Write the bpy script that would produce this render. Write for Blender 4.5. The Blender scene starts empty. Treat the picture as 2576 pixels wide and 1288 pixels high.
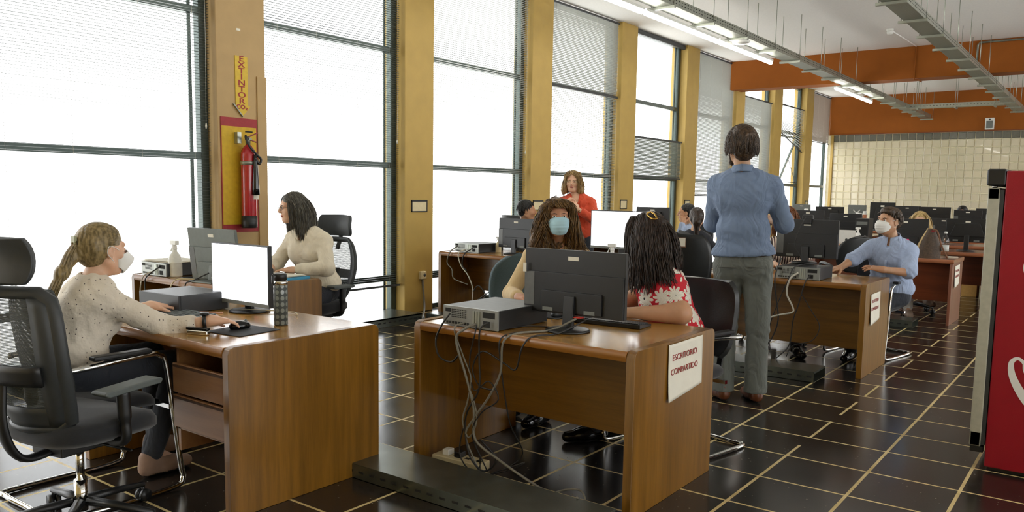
import bpy, math, random
import numpy as np
from mathutils import Vector, Matrix
SC = bpy.context.scene
COL = SC.collection
PI = math.pi
# ---------------------------------------------------------------- camera
cam_d = bpy.data.cameras.new('camera'); cam = bpy.data.objects.new('camera', cam_d); COL.objects.link(cam); SC.camera = cam
CR = Vector((0.80000028, 0.59979780, 0.01556100)); CU = Vector((-0.07563568, 0.07508562, 0.99430448)); CF = Vector((-0.59521323, 0.79662083, -0.10543463))
cam.matrix_world = Matrix(((CR.x, CU.x, -CF.x, 0), (CR.y, CU.y, -CF.y, 0), (CR.z, CU.z, -CF.z, 1.40), (0, 0, 0, 1)))
cam_d.sensor_width = 36; cam_d.lens = 28.513; cam_d.shift_y = 0.02174; cam_d.clip_start = 0.05; cam_d.clip_end = 200
# ---------------------------------------------------------------- world, lights, exposure
SC.view_settings.view_transform = 'Standard'; SC.view_settings.look = 'None'; SC.view_settings.gamma = 1; SC.view_settings.use_curve_mapping = False
SC.view_settings.exposure = 0.13
W = bpy.data.worlds.new('overcast_sky'); SC.world = W; W.use_nodes = True
wb = W.node_tree.nodes['Background']; wb.inputs[0].default_value = (0.97, 0.99, 1.0, 1); wb.inputs[1].default_value = 5.0
def area_light(name, loc, rot, sx, sy, power, col=(1, 1, 1)):
    l = bpy.data.lights.new(name, 'AREA'); l.shape = 'RECTANGLE'; l.size = sx; l.size_y = sy; l.energy = power; l.color = col
    o = bpy.data.objects.new(name, l); COL.objects.link(o); o.location = loc; o.rotation_euler = rot; o.visible_camera = True
    return o
# ---------------------------------------------------------------- helpers
def lin(c):
    return tuple(((v / 255) / 12.92 if v / 255 <= 0.04045 else (((v / 255) + 0.055) / 1.055) ** 2.4) for v in c)
class NT:
    def __init__(s, name):
        s.m = bpy.data.materials.new(name); s.m.use_nodes = True; s.t = s.m.node_tree; s.n = s.t.nodes; s.b = s.n['Principled BSDF']
    def add(s, typ, ins=None, **kw):
        n = s.n.new(typ)
        for k, v in kw.items(): setattr(n, k, v)
        for k, v in (ins or {}).items():
            if isinstance(v, bpy.types.NodeSocket): s.t.links.new(v, n.inputs[k])
            else: n.inputs[k].default_value = v
        return n
    def math(s, op, a, b=0.0, c=0.0):
        return s.add('ShaderNodeMath', {0: a, 1: b, 2: c}, operation=op).outputs[0]
    def set(s, k, v):
        if isinstance(v, bpy.types.NodeSocket): s.t.links.new(v, s.b.inputs[k])
        else: s.b.inputs[k].default_value = v
    def ramp(s, fac, stops):
        r = s.n.new('ShaderNodeValToRGB'); s.t.links.new(fac, r.inputs[0]); e = r.color_ramp.elements
        while len(e) < len(stops): e.new(0.5)
        for i, (p, c) in enumerate(stops):
            e[i].position = p; e[i].color = (*c, 1) if len(c) == 3 else c
        return r.outputs[0]
    def bump(s, h, strength=0.3, dist=0.01):
        n = s.add('ShaderNodeBump', {'Height': h, 'Strength': strength, 'Distance': dist}); s.set('Normal', n.outputs[0])
_M = {}
def mat(name, c, rough=0.5, metal=0.0, var=0.08, nscale=30.0, bump=0.0, bscale=200.0, bdist=0.002, **kw):
    if name in _M: return _M[name]
    t = NT(name); c = lin(c)
    tc = t.add('ShaderNodeTexCoord').outputs['Object']
    nz = t.add('ShaderNodeTexNoise', {'Vector': tc, 'Scale': nscale, 'Detail': 4.0}).outputs['Fac']
    t.set('Base Color', t.ramp(nz, [(0.3, tuple(v * (1 - var) for v in c)), (0.7, tuple(min(1, v * (1 + var)) for v in c))]))
    t.set('Roughness', rough); t.set('Metallic', metal)
    if bump:
        n2 = t.add('ShaderNodeTexNoise', {'Vector': tc, 'Scale': bscale, 'Detail': 3.0}).outputs['Fac']; t.bump(n2, bump, bdist)
    for k, v in kw.items(): t.set(k.replace('_', ' '), v)
    _M[name] = t.m; return t.m
def emis(name, c, strength):
    if name in _M: return _M[name]
    t = NT(name); t.set('Base Color', (*lin(c), 1)); t.set('Emission Color', (*lin(c), 1)); t.set('Emission Strength', strength); t.set('Roughness', 0.4)
    _M[name] = t.m; return t.m
class MB:
    def __init__(s): s.v = []; s.f = []; s.mi = []; s.sm = []
    def add(s, vs, fs, mi=0, smooth=False):
        o = len(s.v); s.v += [tuple(map(float, v)) for v in vs]; s.f += [tuple(i + o for i in f) for f in fs]
        s.mi += [mi] * len(fs); s.sm += [smooth] * len(fs); return s
    def box(s, x0, x1, y0, y1, z0, z1, mi=0, M=None):
        vs = [Vector((x, y, z)) for z in (z0, z1) for y in (y0, y1) for x in (x0, x1)]
        if M is not None: vs = [M @ v for v in vs]
        return s.add(vs, [(0, 2, 3, 1), (4, 5, 7, 6), (0, 1, 5, 4), (2, 6, 7, 3), (0, 4, 6, 2), (1, 3, 7, 5)], mi)
    def bar(s, a, b, w, h, mi=0, up=(0, 0, 1)):
        a, b = Vector(a), Vector(b); d = (b - a); L = d.length; d.normalize(); u = Vector(up)
        if abs(d.dot(u)) > 0.99: u = Vector((0, 1, 0))
        r = d.cross(u).normalized(); u = r.cross(d)
        M = Matrix(((r.x, d.x, u.x, a.x), (r.y, d.y, u.y, a.y), (r.z, d.z, u.z, a.z), (0, 0, 0, 1)))
        return s.box(-w / 2, w / 2, 0, L, -h / 2, h / 2, mi, M)
    def tube(s, pts, r, n=8, mi=0, cap=True, smooth=True, flat=1.0):
        pts = [Vector(p) for p in pts]; N = len(pts); rs = r if isinstance(r, (list, tuple)) else [r] * N
        vs = []; prev = None
        for i, p in enumerate(pts):
            d = (pts[min(i + 1, N - 1)] - pts[max(i - 1, 0)])
            if d.length < 1e-9: d = Vector((0, 0, 1))
            d.normalize()
            if prev is None:
                u = Vector((0, 0, 1)) if abs(d.z) < 0.9 else Vector((0, 1, 0)); a = d.cross(u).normalized()
            else:
                a = (prev - d * prev.dot(d))
                a = a.normalized() if a.length > 1e-6 else d.orthogonal().normalized()
            prev = a; b = d.cross(a)
            for k in range(n):
                t = 2 * PI * k / n; vs.append(p + a * (math.cos(t) * rs[i]) + b * (math.sin(t) * rs[i] * flat))
        fs = [(i * n + k, i * n + (k + 1) % n, (i + 1) * n + (k + 1) % n, (i + 1) * n + k) for i in range(N - 1) for k in range(n)]
        if cap: fs += [tuple(range(n - 1, -1, -1)), tuple((N - 1) * n + k for k in range(n))]
        return s.add(vs, fs, mi, smooth)
    def lathe(s, prof, n=20, c=(0, 0, 0), mi=0, M=None, smooth=True):
        vs = []; N = len(prof)
        for r, z in prof:
            for k in range(n):
                t = 2 * PI * k / n; v = Vector((r * math.cos(t), r * math.sin(t), z)); v = (M @ v) if M is not None else v
                vs.append(v + Vector(c))
        fs = [(i * n + k, i * n + (k + 1) % n, (i + 1) * n + (k + 1) % n, (i + 1) * n + k) for i in range(N - 1) for k in range(n)]
        fs += [tuple(range(n - 1, -1, -1)), tuple((N - 1) * n + k for k in range(n))]
        return s.add(vs, fs, mi, smooth)
    def cyl(s, c, r, h, n=16, mi=0): return s.lathe([(r, 0), (r, h)], n, c, mi, smooth=False)
    def ell(s, c, rx, ry, rz, n=12, m=8, mi=0, M=None):
        prof = [(math.cos(t), math.sin(t)) for t in np.linspace(-PI / 2 + 0.01, PI / 2 - 0.01, m)]
        S = Matrix.Diagonal((rx, ry, rz, 1)); S = (M @ S) if M is not None else S
        return s.lathe(prof, n, c, mi, S)
    def prism(s, poly, d0, d1, axis='y', mi=0, M=None, smooth=False):
        def P(a, b, t): return {'y': (a, t, b), 'x': (t, a, b), 'z': (a, b, t)}[axis]
        n = len(poly); vs = [Vector(P(a, b, d0)) for a, b in poly] + [Vector(P(a, b, d1)) for a, b in poly]
        if M is not None: vs = [M @ v for v in vs]
        fs = [tuple(range(n)), tuple(range(2 * n - 1, n - 1, -1))]
        s.add(vs, fs, mi); o = len(s.v) - 2 * n
        s.f += [(o + i, o + n + i, o + n + (i + 1) % n, o + (i + 1) % n) for i in range(n)]; s.mi += [mi] * n; s.sm += [smooth] * n
        return s
    def grid(s, P, nu, nv, th=0.0, mi=0, smooth=True):
        """P(u,v) surface, optionally thickened"""
        pt = [[Vector(P(i / nu, j / nv)) for j in range(nv + 1)] for i in range(nu + 1)]
        if th == 0:
            vs = [p for r in pt for p in r]
            return s.add(vs, [(i * (nv + 1) + j, (i + 1) * (nv + 1) + j, (i + 1) * (nv + 1) + j + 1, i * (nv + 1) + j + 1) for i in range(nu) for j in range(nv)], mi, smooth)
        A = []; B = []
        for i in range(nu + 1):
            for j in range(nv + 1):
                du = pt[min(i + 1, nu)][j] - pt[max(i - 1, 0)][j]; dv = pt[i][min(j + 1, nv)] - pt[i][max(j - 1, 0)]
                n = du.cross(dv); n = n.normalized() if n.length > 0 else Vector((0, 0, 1))
                A.append(pt[i][j] + n * th / 2); B.append(pt[i][j] - n * th / 2)
        m = nv + 1; K = len(A)
        q = [(i * m + j, (i + 1) * m + j, (i + 1) * m + j + 1, i * m + j + 1) for i in range(nu) for j in range(nv)]
        f = q + [tuple(K + k for k in reversed(x)) for x in q]
        for j in range(nv): f += [(j, j + 1, K + j + 1, K + j), (nu * m + j + 1, nu * m + j, K + nu * m + j, K + nu * m + j + 1)]
        for i in range(nu): f += [((i + 1) * m, i * m, K + i * m, K + (i + 1) * m), (i * m + nv, (i + 1) * m + nv, K + (i + 1) * m + nv, K + i * m + nv)]
        return s.add(A + B, f, mi, smooth)
def obj(name, mb, mats, parent=None, bevel=0.0, seg=2, loc=None, rot=None):
    me = bpy.data.meshes.new(name); me.from_pydata(mb.v, [], mb.f)
    for m in (mats if isinstance(mats, (list, tuple)) else [mats]): me.materials.append(m)
    me.polygons.foreach_set('material_index', mb.mi); me.polygons.foreach_set('use_smooth', [bool(x) or bevel > 0 for x in mb.sm]); me.update()
    o = bpy.data.objects.new(name, me); COL.objects.link(o)
    if parent is not None: o.parent = parent
    if loc is not None: o.location = loc
    if rot is not None: o.rotation_euler = rot
    if bevel > 0:
        b = o.modifiers.new('bevel', 'BEVEL'); b.width = bevel; b.segments = seg; b.limit_method = 'ANGLE'; b.angle_limit = math.radians(40); b.harden_normals = True
    return o
def tag(o, label, cat, group=None):
    o['label'] = label; o['category'] = cat
    if group: o['group'] = group
    return o
def thing(name, label, cat, loc=(0, 0, 0), rz=0.0, group=None):
    o = bpy.data.objects.new(name, None); COL.objects.link(o); o.empty_display_size = 0.05
    o.location = loc; o.rotation_euler = (0, 0, rz); return tag(o, label, cat, group)
def struct(name, mb, mats, bevel=0.0, parent=None):
    o = obj(name, mb, mats, parent, bevel)
    if parent is None: o['kind'] = 'structure'
    return o
def dup(o, loc=None, rz=None, label=None, parent=None, group=None):
    c = o.copy(); COL.objects.link(c)
    if parent is not None: c.parent = parent
    if loc is not None: c.location = loc
    if rz is not None: c.rotation_euler = (0, 0, rz)
    if label: c['label'] = label
    if group: c['group'] = group
    for ch in list(o.children): dup(ch, parent=c)
    return c
def cat_curve(pts, sub=6):
    P = [Vector(p) for p in pts]; P = [2 * P[0] - P[1]] + P + [2 * P[-1] - P[-2]]; out = []
    for i in range(1, len(P) - 2):
        for k in range(sub):
            t = k / sub; a, b, c, d = P[i - 1:i + 3]
            out.append(0.5 * ((2 * b) + (c - a) * t + (2 * a - 5 * b + 4 * c - d) * t * t + (3 * b - a - 3 * c + d) * t ** 3))
    out.append(P[-2]); return out
def text(name, s, size, m, parent, loc, rot, ext=0.0006, align='CENTER', sx=1.0, bold=0.0):
    c = bpy.data.curves.new(name, 'FONT'); c.body = s; c.size = size; c.extrude = ext; c.align_x = align; c.align_y = 'CENTER'; c.offset = bold
    t = bpy.data.objects.new('tmp_text', c); COL.objects.link(t)
    bpy.context.view_layer.update()
    me = bpy.data.meshes.new_from_object(t.evaluated_get(bpy.context.evaluated_depsgraph_get()))
    bpy.data.objects.remove(t); bpy.data.curves.remove(c)
    me.materials.clear(); me.materials.append(m)
    o = bpy.data.objects.new(name, me); COL.objects.link(o); o.parent = parent; o.location = loc; o.rotation_euler = rot; o.scale = (sx, 1, 1)
    return o
# ---------------------------------------------------------------- materials
def wood(name, dark, light, rough=0.32, axis='z', coat=0.25):
    t = NT(name); tc = t.add('ShaderNodeTexCoord').outputs['Object']
    sc = {'z': (14, 14, 0.7), 'x': (0.7, 14, 14), 'y': (14, 0.7, 14)}[axis]
    mp = t.add('ShaderNodeMapping', {'Vector': tc, 'Scale': sc}).outputs[0]
    n1 = t.add('ShaderNodeTexNoise', {'Vector': mp, 'Scale': 1.6, 'Detail': 6.0, 'Distortion': 0.6}).outputs['Fac']
    mp2 = t.add('ShaderNodeMapping', {'Vector': tc, 'Scale': tuple(v * 9 for v in sc)}).outputs[0]
    n2 = t.add('ShaderNodeTexNoise', {'Vector': mp2, 'Scale': 2.0, 'Detail': 3.0}).outputs['Fac']
    f = t.math('ADD', t.math('MULTIPLY', n1, 0.75), t.math('MULTIPLY', n2, 0.25))
    t.set('Base Color', t.ramp(f, [(0.32, lin(dark)), (0.5, tuple((a + b) / 2 for a, b in zip(lin(dark), lin(light)))), (0.68, lin(light))]))
    t.set('Roughness', rough); t.set('Coat Weight', coat); t.set('Coat Roughness', 0.12); return t.m
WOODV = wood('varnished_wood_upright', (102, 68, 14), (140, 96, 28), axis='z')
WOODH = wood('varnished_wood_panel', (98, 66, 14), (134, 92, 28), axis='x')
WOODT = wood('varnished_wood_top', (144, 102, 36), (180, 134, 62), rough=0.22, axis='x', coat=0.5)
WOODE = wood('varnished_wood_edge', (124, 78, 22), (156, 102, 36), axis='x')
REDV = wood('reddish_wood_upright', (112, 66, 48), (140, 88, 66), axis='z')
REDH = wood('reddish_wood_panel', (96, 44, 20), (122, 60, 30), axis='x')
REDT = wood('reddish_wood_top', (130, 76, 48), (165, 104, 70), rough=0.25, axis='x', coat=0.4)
DRAW = wood('drawer_wood', (128, 88, 52), (150, 108, 68), axis='x')
WALL_Y = mat('mustard_wall_paint', (180, 150, 78), 0.6, var=0.05, nscale=6, bump=0.15, bscale=120)
WALL_P = mat('pale_wall_paint', (196, 170, 110), 0.6, var=0.05, nscale=4)
WALL_O = mat('orange_wall_paint', (148, 80, 4), 0.85, var=0.05, nscale=5, bump=0.15, bscale=150)
CEIL = mat('white_ceiling_plaster', (246, 244, 240), 0.8, var=0.03, nscale=40, bump=0.2, bscale=90)
FRAME = mat('grey_green_aluminium', (70, 80, 76), 0.35, 0.6)
SLAT = mat('blind_slat_metal', (170, 172, 166), 0.45, 0.0, var=0.03)
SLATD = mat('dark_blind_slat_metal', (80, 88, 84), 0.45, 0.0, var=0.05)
GALV = mat('galvanised_steel', (168, 172, 160), 0.38, 0.75, var=0.1, nscale=18)
GALVD = mat('dull_galvanised_steel', (128, 132, 122), 0.42, 0.7, var=0.15, nscale=18)
CHROME = mat('chrome', (215, 215, 212), 0.08, 1.0, var=0.02)
BLACK = mat('black_plastic', (26, 27, 28), 0.42, var=0.1)
BLACKG = mat('glossy_black_plastic', (14, 15, 16), 0.15, var=0.1)
DGREY = mat('dark_grey_plastic', (52, 55, 56), 0.5, var=0.08)
MGREY = mat('mid_grey_plastic', (112, 116, 112), 0.5, var=0.06)
PCBLK = mat('black_steel_case', (44, 45, 45), 0.42, 0.3, bump=0.1, bscale=600)
PCTOP = mat('grey_steel_case_top', (110, 112, 110), 0.5, 0.2)
PCREAR = mat('rear_steel_plate', (150, 152, 146), 0.4, 0.7)
WHITE = mat('white_plastic', (232, 232, 226), 0.35, var=0.02)
CREAM = mat('cream_plastic', (214, 200, 158), 0.4, var=0.04)
PAPER = mat('white_paper', (226, 222, 206), 0.8, var=0.03, nscale=12, bump=0.3, bscale=14, bdist=0.01)
BLUEP = mat('blue_cardboard', (60, 150, 190), 0.6)
REDPR = mat('dark_red_print', (150, 52, 48), 0.7)
CABLE_B = mat('black_cable', (34, 32, 30), 0.5); CABLE_G = mat('grey_cable', (120, 116, 104), 0.5); CABLE_W = mat('pale_cable', (205, 200, 184), 0.5)
FAB_B = mat('black_seat_fabric', (24, 26, 30), 0.9, var=0.15, nscale=200, bump=0.4, bscale=900, Sheen_Weight=0.25)
FAB_BG = mat('blue_grey_seat_fabric', (72, 88, 92), 0.9, var=0.1, nscale=200, bump=0.4, bscale=900)
LEATH = mat('black_leather', (34, 36, 36), 0.35, var=0.1, bump=0.2, bscale=120)
SCREEN_ON = emis('lit_screen', (245, 248, 255), 1.6)
SCREEN_OFF = mat('dark_screen', (16, 17, 18), 0.12)
def glass_mat(name, c=(255, 255, 255), rough=0.0, ior=1.45):
    t = NT(name); t.set('Base Color', (*lin(c), 1)); t.set('Roughness', rough); t.set('Transmission Weight', 1.0); t.set('IOR', ior); _M[name] = t.m; return t.m
def pane_mat(name, tint=0.96):
    t = NT(name); g = t.add('ShaderNodeBsdfGlossy', {'Roughness': 0.02, 'Color': (1, 1, 1, 1)}); tr = t.add('ShaderNodeBsdfTransparent', {'Color': (tint, tint, tint, 1)})
    mx = t.add('ShaderNodeMixShader', {0: 0.05, 1: tr.outputs[0], 2: g.outputs[0]})
    t.t.links.new(mx.outputs[0], t.n['Material Output'].inputs[0]); return t.m
PANE = pane_mat('window_glass')
CLEAR = pane_mat('thin_clear_plastic', 0.9)
def mesh_fabric(name, c, open_=0.35, scale=700):
    t = NT(name); t.set('Base Color', (*lin(c), 1)); t.set('Roughness', 0.7)
    tc = t.add('ShaderNodeTexCoord').outputs['Object']
    sp = t.add('ShaderNodeSeparateXYZ', {0: tc}).outputs
    w = t.math('SINE', t.math('MULTIPLY', sp[2], scale * 2)); a = t.math('GREATER_THAN', w, 1 - 2 * open_)
    tr = t.add('ShaderNodeBsdfTransparent'); mx = t.add('ShaderNodeMixShader', {0: t.math('MULTIPLY', a, 0.5), 1: t.b.outputs[0], 2: tr.outputs[0]})
    t.t.links.new(mx.outputs[0], t.n['Material Output'].inputs[0]); return t.m
MESHF = mesh_fabric('black_chair_mesh', (60, 64, 62), 0.3)
# ---------------------------------------------------------------- setting
S_ = 0.41788; GX0 = -1.7767; GY0 = 4.3396
XW = -6.45; XG = -6.62; ZC = 4.08; YB = 23.1; XR = 6.5; YR = -3.5
def floor_mat():
    t = NT('black_polished_tile_floor'); P = t.add('ShaderNodeNewGeometry').outputs['Position']; sp = t.add('ShaderNodeSeparateXYZ', {0: P}).outputs
    cx = t.math('DIVIDE', t.math('SUBTRACT', sp[0], GX0), S_); ry = t.math('DIVIDE', t.math('SUBTRACT', sp[1], GY0), S_)
    def line(v, hw):
        d = t.math('ABSOLUTE', t.math('SUBTRACT', t.math('FRACT', t.math('ADD', v, 0.5)), 0.5)); return t.math('LESS_THAN', d, hw)
    lx = line(cx, 0.0185); ly = line(ry, 0.0165)
    col1 = t.math('LESS_THAN', t.math('ABSOLUTE', t.math('SUBTRACT', cx, 1.0)), 0.1)
    far = t.math('GREATER_THAN', ry, 0.55)
    fr = t.math('FRACT', t.math('DIVIDE', t.math('SUBTRACT', ry, 1.0), 1.5)); gap = t.math('GREATER_THAN', fr, 0.69)
    off = t.math('MULTIPLY', t.math('MULTIPLY', col1, far), gap); lx = t.math('MULTIPLY', lx, t.math('SUBTRACT', 1.0, off))
    L = t.math('MAXIMUM', lx, ly)
    n = t.add('ShaderNodeTexNoise', {'Vector': P, 'Scale': 1.3, 'Detail': 5.0}).outputs['Fac']
    base = t.ramp(n, [(0.3, lin((34, 31, 29))), (0.7, lin((50, 45, 41)))])
    v = t.add('ShaderNodeTexVoronoi', {'Vector': P, 'Scale': 42.0}); sel = t.add('ShaderNodeSeparateColor', {0: v.outputs['Color']}).outputs[0]
    spk = t.math('MULTIPLY', t.math('LESS_THAN', v.outputs['Distance'], 0.16), t.math('GREATER_THAN', sel, 0.9))
    m1 = t.add('ShaderNodeMix', {0: spk, 6: base, 7: (*lin((120, 114, 100)), 1)}, data_type='RGBA').outputs[2]
    n3 = t.add('ShaderNodeTexNoise', {'Vector': P, 'Scale': 9.0, 'Detail': 3.0}).outputs['Fac']
    jc = t.ramp(n3, [(0.3, lin((196, 172, 112))), (0.7, lin((232, 212, 154)))])
    m2 = t.add('ShaderNodeMix', {0: L, 6: m1, 7: jc}, data_type='RGBA').outputs[2]
    t.set('Base Color', m2)
    n4 = t.add('ShaderNodeTexNoise', {'Vector': P, 'Scale': 3.0, 'Detail': 4.0}).outputs['Fac']
    t.set('Roughness', t.math('ADD', t.math('MULTIPLY', n4, 0.12), t.math('ADD', 0.13, t.math('MULTIPLY', L, 0.25)))); t.set('Specular IOR Level', 0.5)
    return t.m
struct('floor', MB().box(XG - 0.2, XR + 0.2, YR - 0.2, YB + 0.2, -0.15, 0), floor_mat())
struct('ceiling', MB().box(XG - 0.2, XR + 0.2, YR - 0.2, YB + 0.2, ZC, ZC + 0.25), CEIL)
t = NT('pale_concrete_pavement'); nz = t.add('ShaderNodeTexNoise', {'Scale': 2.0}); t.set('Base Color', t.ramp(nz.outputs['Fac'], [(0.3, lin((225, 225, 220))), (0.7, lin((240, 240, 236)))])); t.set('Roughness', 0.9)
o = obj('pavement', MB().box(-60, XG - 0.25, -30, 60, -0.3, -0.1), t.m); o['kind'] = 'structure'
# columns of the window wall
CY = [(-0.55, -0.05), (1.88, 2.36), (4.25, 4.76), (6.60, 7.07), (9.02, 9.50), (11.43, 11.93), (13.82, 14.34), (16.2, 16.66), (18.46, 18.98), (20.76, 21.32)]
COLB = mat('shaded_column_paint', (178, 148, 98), 0.6, var=0.05, nscale=6, bump=0.15, bscale=120)  # column paint with its backlit shade put into the colour
for k, (a, b) in enumerate(CY):
    struct('trim_%d' % (k + 1), MB().box(XG - 0.15, XW, a, b, 0, ZC), COLB if k == 2 else WALL_Y, bevel=0.008)
struct('trim_12', MB().box(XW - 0.03, XW + 0.015, 4.66, 4.76, 0, 2.42), COLB, bevel=0.004)
# beams and back wall
struct('trim_13', MB().box(XW - 0.1, XR, 16.0, 16.42, 3.52, ZC), WALL_O, bevel=0.006)
struct('trim_14', MB().box(XW - 0.1, XR, YB - 0.08, YB + 0.2, 3.07, ZC), WALL_O, bevel=0.004)
struct('trim_15', MB().box(XW, XR, YB - 0.095, YB - 0.08, 3.07, 3.09), mat('brown_edge', (120, 60, 18)))
def block_mat():
    t = NT('glass_block'); P = t.add('ShaderNodeNewGeometry').outputs['Position']; sp = t.add('ShaderNodeSeparateXYZ', {0: P}).outputs
    n = t.add('ShaderNodeTexNoise', {'Vector': P, 'Scale': 0.8, 'Detail': 2.0}).outputs['Fac']
    col = t.ramp(n, [(0.3, lin((206, 198, 166))), (0.7, lin((222, 212, 186)))])
    n2 = t.add('ShaderNodeTexNoise', {'Vector': P, 'Scale': 0.35, 'Detail': 1.0}).outputs['Fac']
    t.set('Base Color', col); t.set('Roughness', 0.18); t.set('Coat Weight', 0.4)
    return t.m
BLK = block_mat(); BLKD = mat('dark_glass_block', (104, 104, 92), 0.2); MORT = mat('block_mortar', (236, 228, 198), 0.8)
mb = MB(); mb.box(XW - 0.1, XR, YB - 0.05, YB + 0.15, 0, 3.08, 2)
bs = 0.19; nb = 0
x = XW + 0.01
while x < 0.4:
    for r in range(16):
        z1 = 3.065 - r * bs; z0 = z1 - bs + 0.012
        if z1 < 0.2: break
        k = 1 if r == 0 else 0; d = 0.006; x1 = x + bs - 0.012
        vs = [(x, YB - 0.05, z0), (x1, YB - 0.05, z0), (x1, YB - 0.05, z1), (x, YB - 0.05, z1), (x + d, YB - 0.066, z0 + d), (x1 - d, YB - 0.066, z0 + d), (x1 - d, YB - 0.066, z1 - d), (x + d, YB - 0.066, z1 - d)]
        vs += [(x + 2.2 * d, YB - 0.058, z0 + 2.2 * d), (x1 - 2.2 * d, YB - 0.058, z0 + 2.2 * d), (x1 - 2.2 * d, YB - 0.058, z1 - 2.2 * d), (x + 2.2 * d, YB - 0.058, z1 - 2.2 * d)]
        mb.add(vs, [(0, 1, 5, 4), (1, 2, 6, 5), (2, 3, 7, 6), (3, 0, 4, 7), (4, 5, 9, 8), (5, 6, 10, 9), (6, 7, 11, 10), (7, 4, 8, 11), (8, 9, 10, 11)], k)
    x += bs
struct('wall_back', mb, [BLK, BLKD, MORT])
struct('trim_16', MB().box(XW, XW + 0.06, YB - 0.12, YB - 0.03, 0, 3.07), WALL_Y)
# unseen sides: right wall with a band of windows, rear wall
mb = MB(); mb.box(XR, XR + 0.2, YR, YB, 0, 0.9).box(XR, XR + 0.2, YR, YB, 3.6, ZC)
for y in (YR, 0.2, 4.4, 8.6, 12.8, 17.0, 21.2): mb.box(XR, XR + 0.2, y, y + 0.7, 0.9, 3.6)
struct('wall_right', mb, WALL_P)
struct('wall_rear', MB().box(XG - 0.2, XR + 0.2, YR - 0.2, YR, 0, ZC), WALL_P)
# windows with frames, glass and venetian blinds
WY = [(CY[i][1], CY[i + 1][0]) for i in range(9)] + [(CY[9][1], YB - 0.08)]
def blind(y0, y1, z0, z1, tilt, label, mt=SLAT, pitch=0.0235, tilt_end=0.0, rails=True):
    """tilt in degrees from horizontal; slats hang from a head rail"""
    b = thing('venetian_blind', label, 'window blind', (XG + 0.1, (y0 + y1) / 2, z1), 0, 'venetian blinds on the window wall')
    CL = min(2.1, z1 - z0 - 0.1); L = (y1 - y0) / 2 - 0.012; n = int((z1 - z0) / pitch); mb = MB(); w = 0.0125
    for i in range(n):
        z = -(i + 1.3) * pitch; a = math.radians(tilt + random.uniform(-1.5, 1.5)); c, s = math.cos(a) * w, math.sin(a) * w
        dz = tilt_end * (i / n) ** 3
        mb.add([(-c, -L, z - s), (0, -L, z + 0.0018), (c, -L, z + s), (-c, L, z - s - dz), (0, L, z + 0.0018 - dz), (c, L, z + s - dz)], [(0, 1, 4, 3), (1, 2, 5, 4)], 0, True)
    obj('slats', mb, mt, b)
    obj('head_rail', MB().box(-0.02, 0.02, -L - 0.005, L + 0.005, -0.028, 0), DGREY, b, 0.002)
    zb = -(n + 1.5) * pitch
    o = MB()
    o.add([(-0.014, -L, zb - 0.012), (0.014, -L, zb - 0.012), (0.014, L, zb - 0.012 - tilt_end), (-0.014, L, zb - 0.012 - tilt_end), (-0.014, -L, zb + 0.008), (0.014, -L, zb + 0.008), (0.014, L, zb + 0.008 - tilt_end), (-0.014, L, zb + 0.008 - tilt_end)], [(0, 3, 2, 1), (4, 5, 6, 7), (0, 1, 5, 4), (1, 2, 6, 5), (2, 3, 7, 6), (3, 0, 4, 7)])
    obj('bottom_rail', o, DGREY, b)
    for q in (-0.82, -0.3, 0.3, 0.82): obj('ladder_cord', MB().tube([(0.013, q * L, -0.02), (0.013, q * L, zb)], 0.0012, 4), CABLE_W, b)
    obj('tilt_wand', MB().tube([(0.03, -L + 0.1, -0.02), (0.032, -L + 0.1, -CL * 0.6)], 0.004, 6), CLEAR, b)
    obj('pull_cord', MB().tube(cat_curve([(0.03, L - 0.06, -0.02), (0.035, L - 0.055, -CL * 0.6), (0.04, L - 0.07, -CL)]), 0.0016, 5).lathe([(0.004, 0), (0.008, -0.02), (0.006, -0.045)], 8, (0.04, L - 0.07, -CL)), CABLE_W, b)
    return b
VIEWS = ['left edge of the photo behind the near woman', 'window between extinguisher column and socket column', 'third window behind the computer on the window desk', 'window behind the woman in the red blazer', 'fifth window, partly raised', 'sixth window, fully lowered', 'seventh window beyond the first orange beam', 'eighth window with the open pane', 'last window before the glass block wall']
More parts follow.
